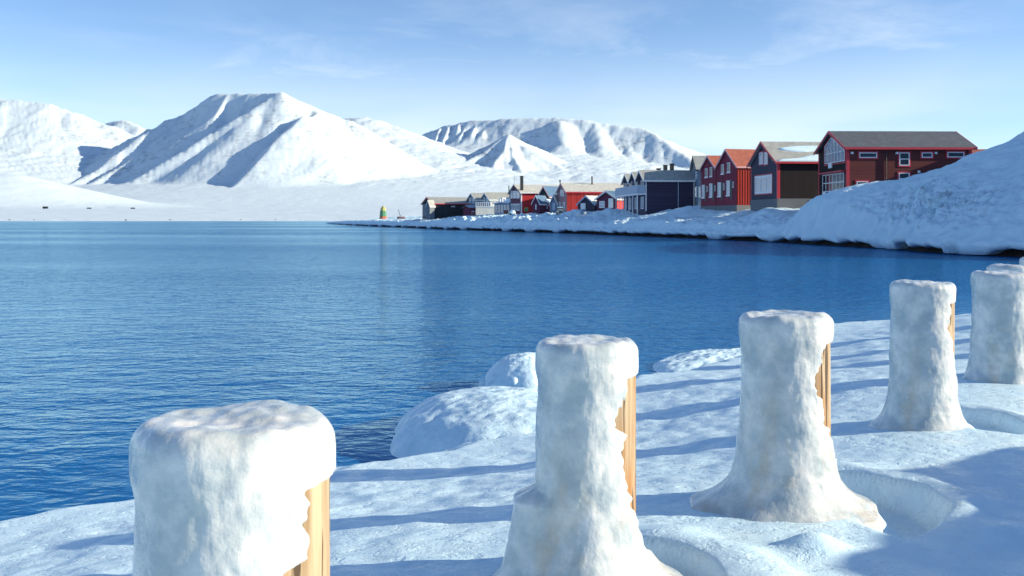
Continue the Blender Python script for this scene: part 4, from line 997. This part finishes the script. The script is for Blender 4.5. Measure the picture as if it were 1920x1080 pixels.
def covered(name, label, px, d, rx, ry, hh, mat, cat, wheels=True, rz=0.0):
    p = place(px, d); e = empty(name, p, rz); tag(e, label, cat)
    n, m = 18, 32; ph = np.linspace(0, np.pi / 2, n)[:, None]; th = np.linspace(0, 2 * np.pi, m, endpoint=False)[None]
    k = 1 + .10 * perlin(np.cos(th) * 2 + px, np.sin(th) * 2 + ph * 2, 301)
    grid_obj('cover', rx * np.sin(ph) ** .6 * np.cos(th) * k, ry * np.sin(ph) ** .6 * np.sin(th) * k, (.25 + hh * np.cos(ph) ** .6) * np.ones_like(th), mat, e, wrap=True)
    MB().box(-rx * .8, rx * .8, -ry * .8, ry * .8, .15, .4).build('chassis', M['t_dark'], e)
    if wheels:
        for sx in (-.6, .6):
            for sy in (-1, 1): MB().tube((sx * rx, sy * ry * .8 - .08, .22), (sx * rx, sy * ry * .8 + .08, .22), .24, n=14).build('wheel', M['tyre'], e)
    return e
covered('covered_trailer', 'rounded trailer under a blue-grey tarpaulin by the slate shed', 1094, 194, .62, .9, 1.15, M['tarp'], 'trailer')
covered('snow_covered_sledge', 'snow-covered sledge in front of the glazed pavilion', 961, 240, .7, .8, .85, M['roof_snow'], 'sledge')
# small snowy car nose-on beside the pink gable
p = place(1051, 205); c = empty('parked_car', p, 0.0); tag(c, 'small snow-capped car parked nose-on beside the pink gable', 'car')
MB().prism([(-.78, .3), (.78, .3), (.80, .75), (.74, .95), (-.74, .95), (-.80, .75)], 'y', 0, 3.4).build('body', M['car_paint'], c)
MB().prism([(-.70, .953), (.70, .953), (.58, 1.45), (-.58, 1.45)], 'y', 1.0, 3.0).build('cabin', M['g_dark'], c)
MB().prism([(-.60, 1.453), (.60, 1.453), (.5, 1.66), (-.5, 1.66)], 'y', .9, 3.0).build('roof_snow', M['roof_snow'], c)
MB().prism([(-.66, .953), (.66, .953), (.5, 1.06), (-.5, 1.06)], 'y', .02, .95).build('bonnet_snow', M['roof_snow'], c)
for sx in (-.55, .55): MB().tube((sx, .01, .68), (sx, -.06, .68), .13, n=14).build('headlight', M['lamp'], c)
MB().box(-.3, .3, -.05, -.003, .45, .75).build('grille', M['t_dark'], c); MB().box(-.78, .78, -.1, -.003, .3, .42).build('bumper', M['steel'], c)
for sx in (-.72, .72):
    for yy in (.6, 2.7): MB().tube((sx - .09, yy, .28), (sx + .09, yy, .28), .3, n=16).build('wheel', M['tyre'], c)
# small post with a cap below the dark house, and bits of gear
p = pt(1514.6, 377, 126); p = (p[0], p[1], ground_at(p[0], p[1]) - .05); e = empty('gas_cylinder', p); tag(e, 'small pale gas cylinder standing in the snow beside the dark wall', 'cylinder')
MB().tube((0, 0, 0), (0, 0, .85), .22, .22, 16).build('cylinder_body', M['steel'], e, True); MB().tube((0, 0, .85), (0, 0, 1.05), .22, .1, 16).build('shoulder', M['steel'], e); MB().tube((0, 0, 1.05), (0, 0, 1.2), .07, .07, 10).build('valve', M['t_dark'], e)
# tiny cabins on the far plain
for k, (px, py, d, lab) in enumerate(((80, 397.5, 2500, 'tiny dark cabin low on the far snowfield, leftmost'), (163, 388, 3000, 'tiny dark cabin on the far snowfield under the western slope'), (245, 387, 3050, 'tiny dark cabin on the far snowfield, rightmost of three'))):
    X, Y, Zz = pt(px, py, d); i = int(np.argmin(np.abs(dd - Y))); j = int(np.argmin(np.abs(ta - X / Y))); zg = float(H[i, j])
    e = empty('far_cabin', (X, Y, zg - .5)); tag(e, lab, 'cabin', 'cabins across the fjord')
    MB().prism([(0, -1), (6, -1), (6, 4), (3, 6), (0, 4)], 'x', 0, 11).build('wall', M['w_black'], e)
    m = MB()
    m.prism([(-.8, 3.6), (3, 6.2), (3, 6.5), (-.8, 3.9)], 'x', -.6, 11.6); m.prism([(3, 6.2), (6.8, 3.6), (6.8, 3.9), (3, 6.5)], 'x', -.6, 11.6); m.build('roof', M['t_dark'], e)


# dark boulders along the far shore
for k, px in enumerate((18, 62, 118, 236, 318, 400, 452, 516, 560)):
    X, Y = (px - 960) / F * 1402, 1402.0 + (k % 3) * 3
    n, m = 7, 12; ph = np.linspace(0, np.pi / 2, n)[:, None]; th = np.linspace(0, 2 * np.pi, m, endpoint=False)[None]
    kk = 1 + .35 * perlin(np.cos(th) * 2 + k * 3.1, np.sin(th) * 2 + ph * 2, 311)
    o = grid_obj('shore_boulder', 2.0 * np.sin(ph) * np.cos(th) * kk, 1.5 * np.sin(ph) * np.sin(th) * kk, 1.3 * np.cos(ph) * kk * np.ones_like(th), M['shore_rock'], wrap=True)
    o.location = (X, Y, 1.0); tag(o, 'tiny dark boulder on the snowy shore across the fjord', 'boulder', 'boulders along the far shore')
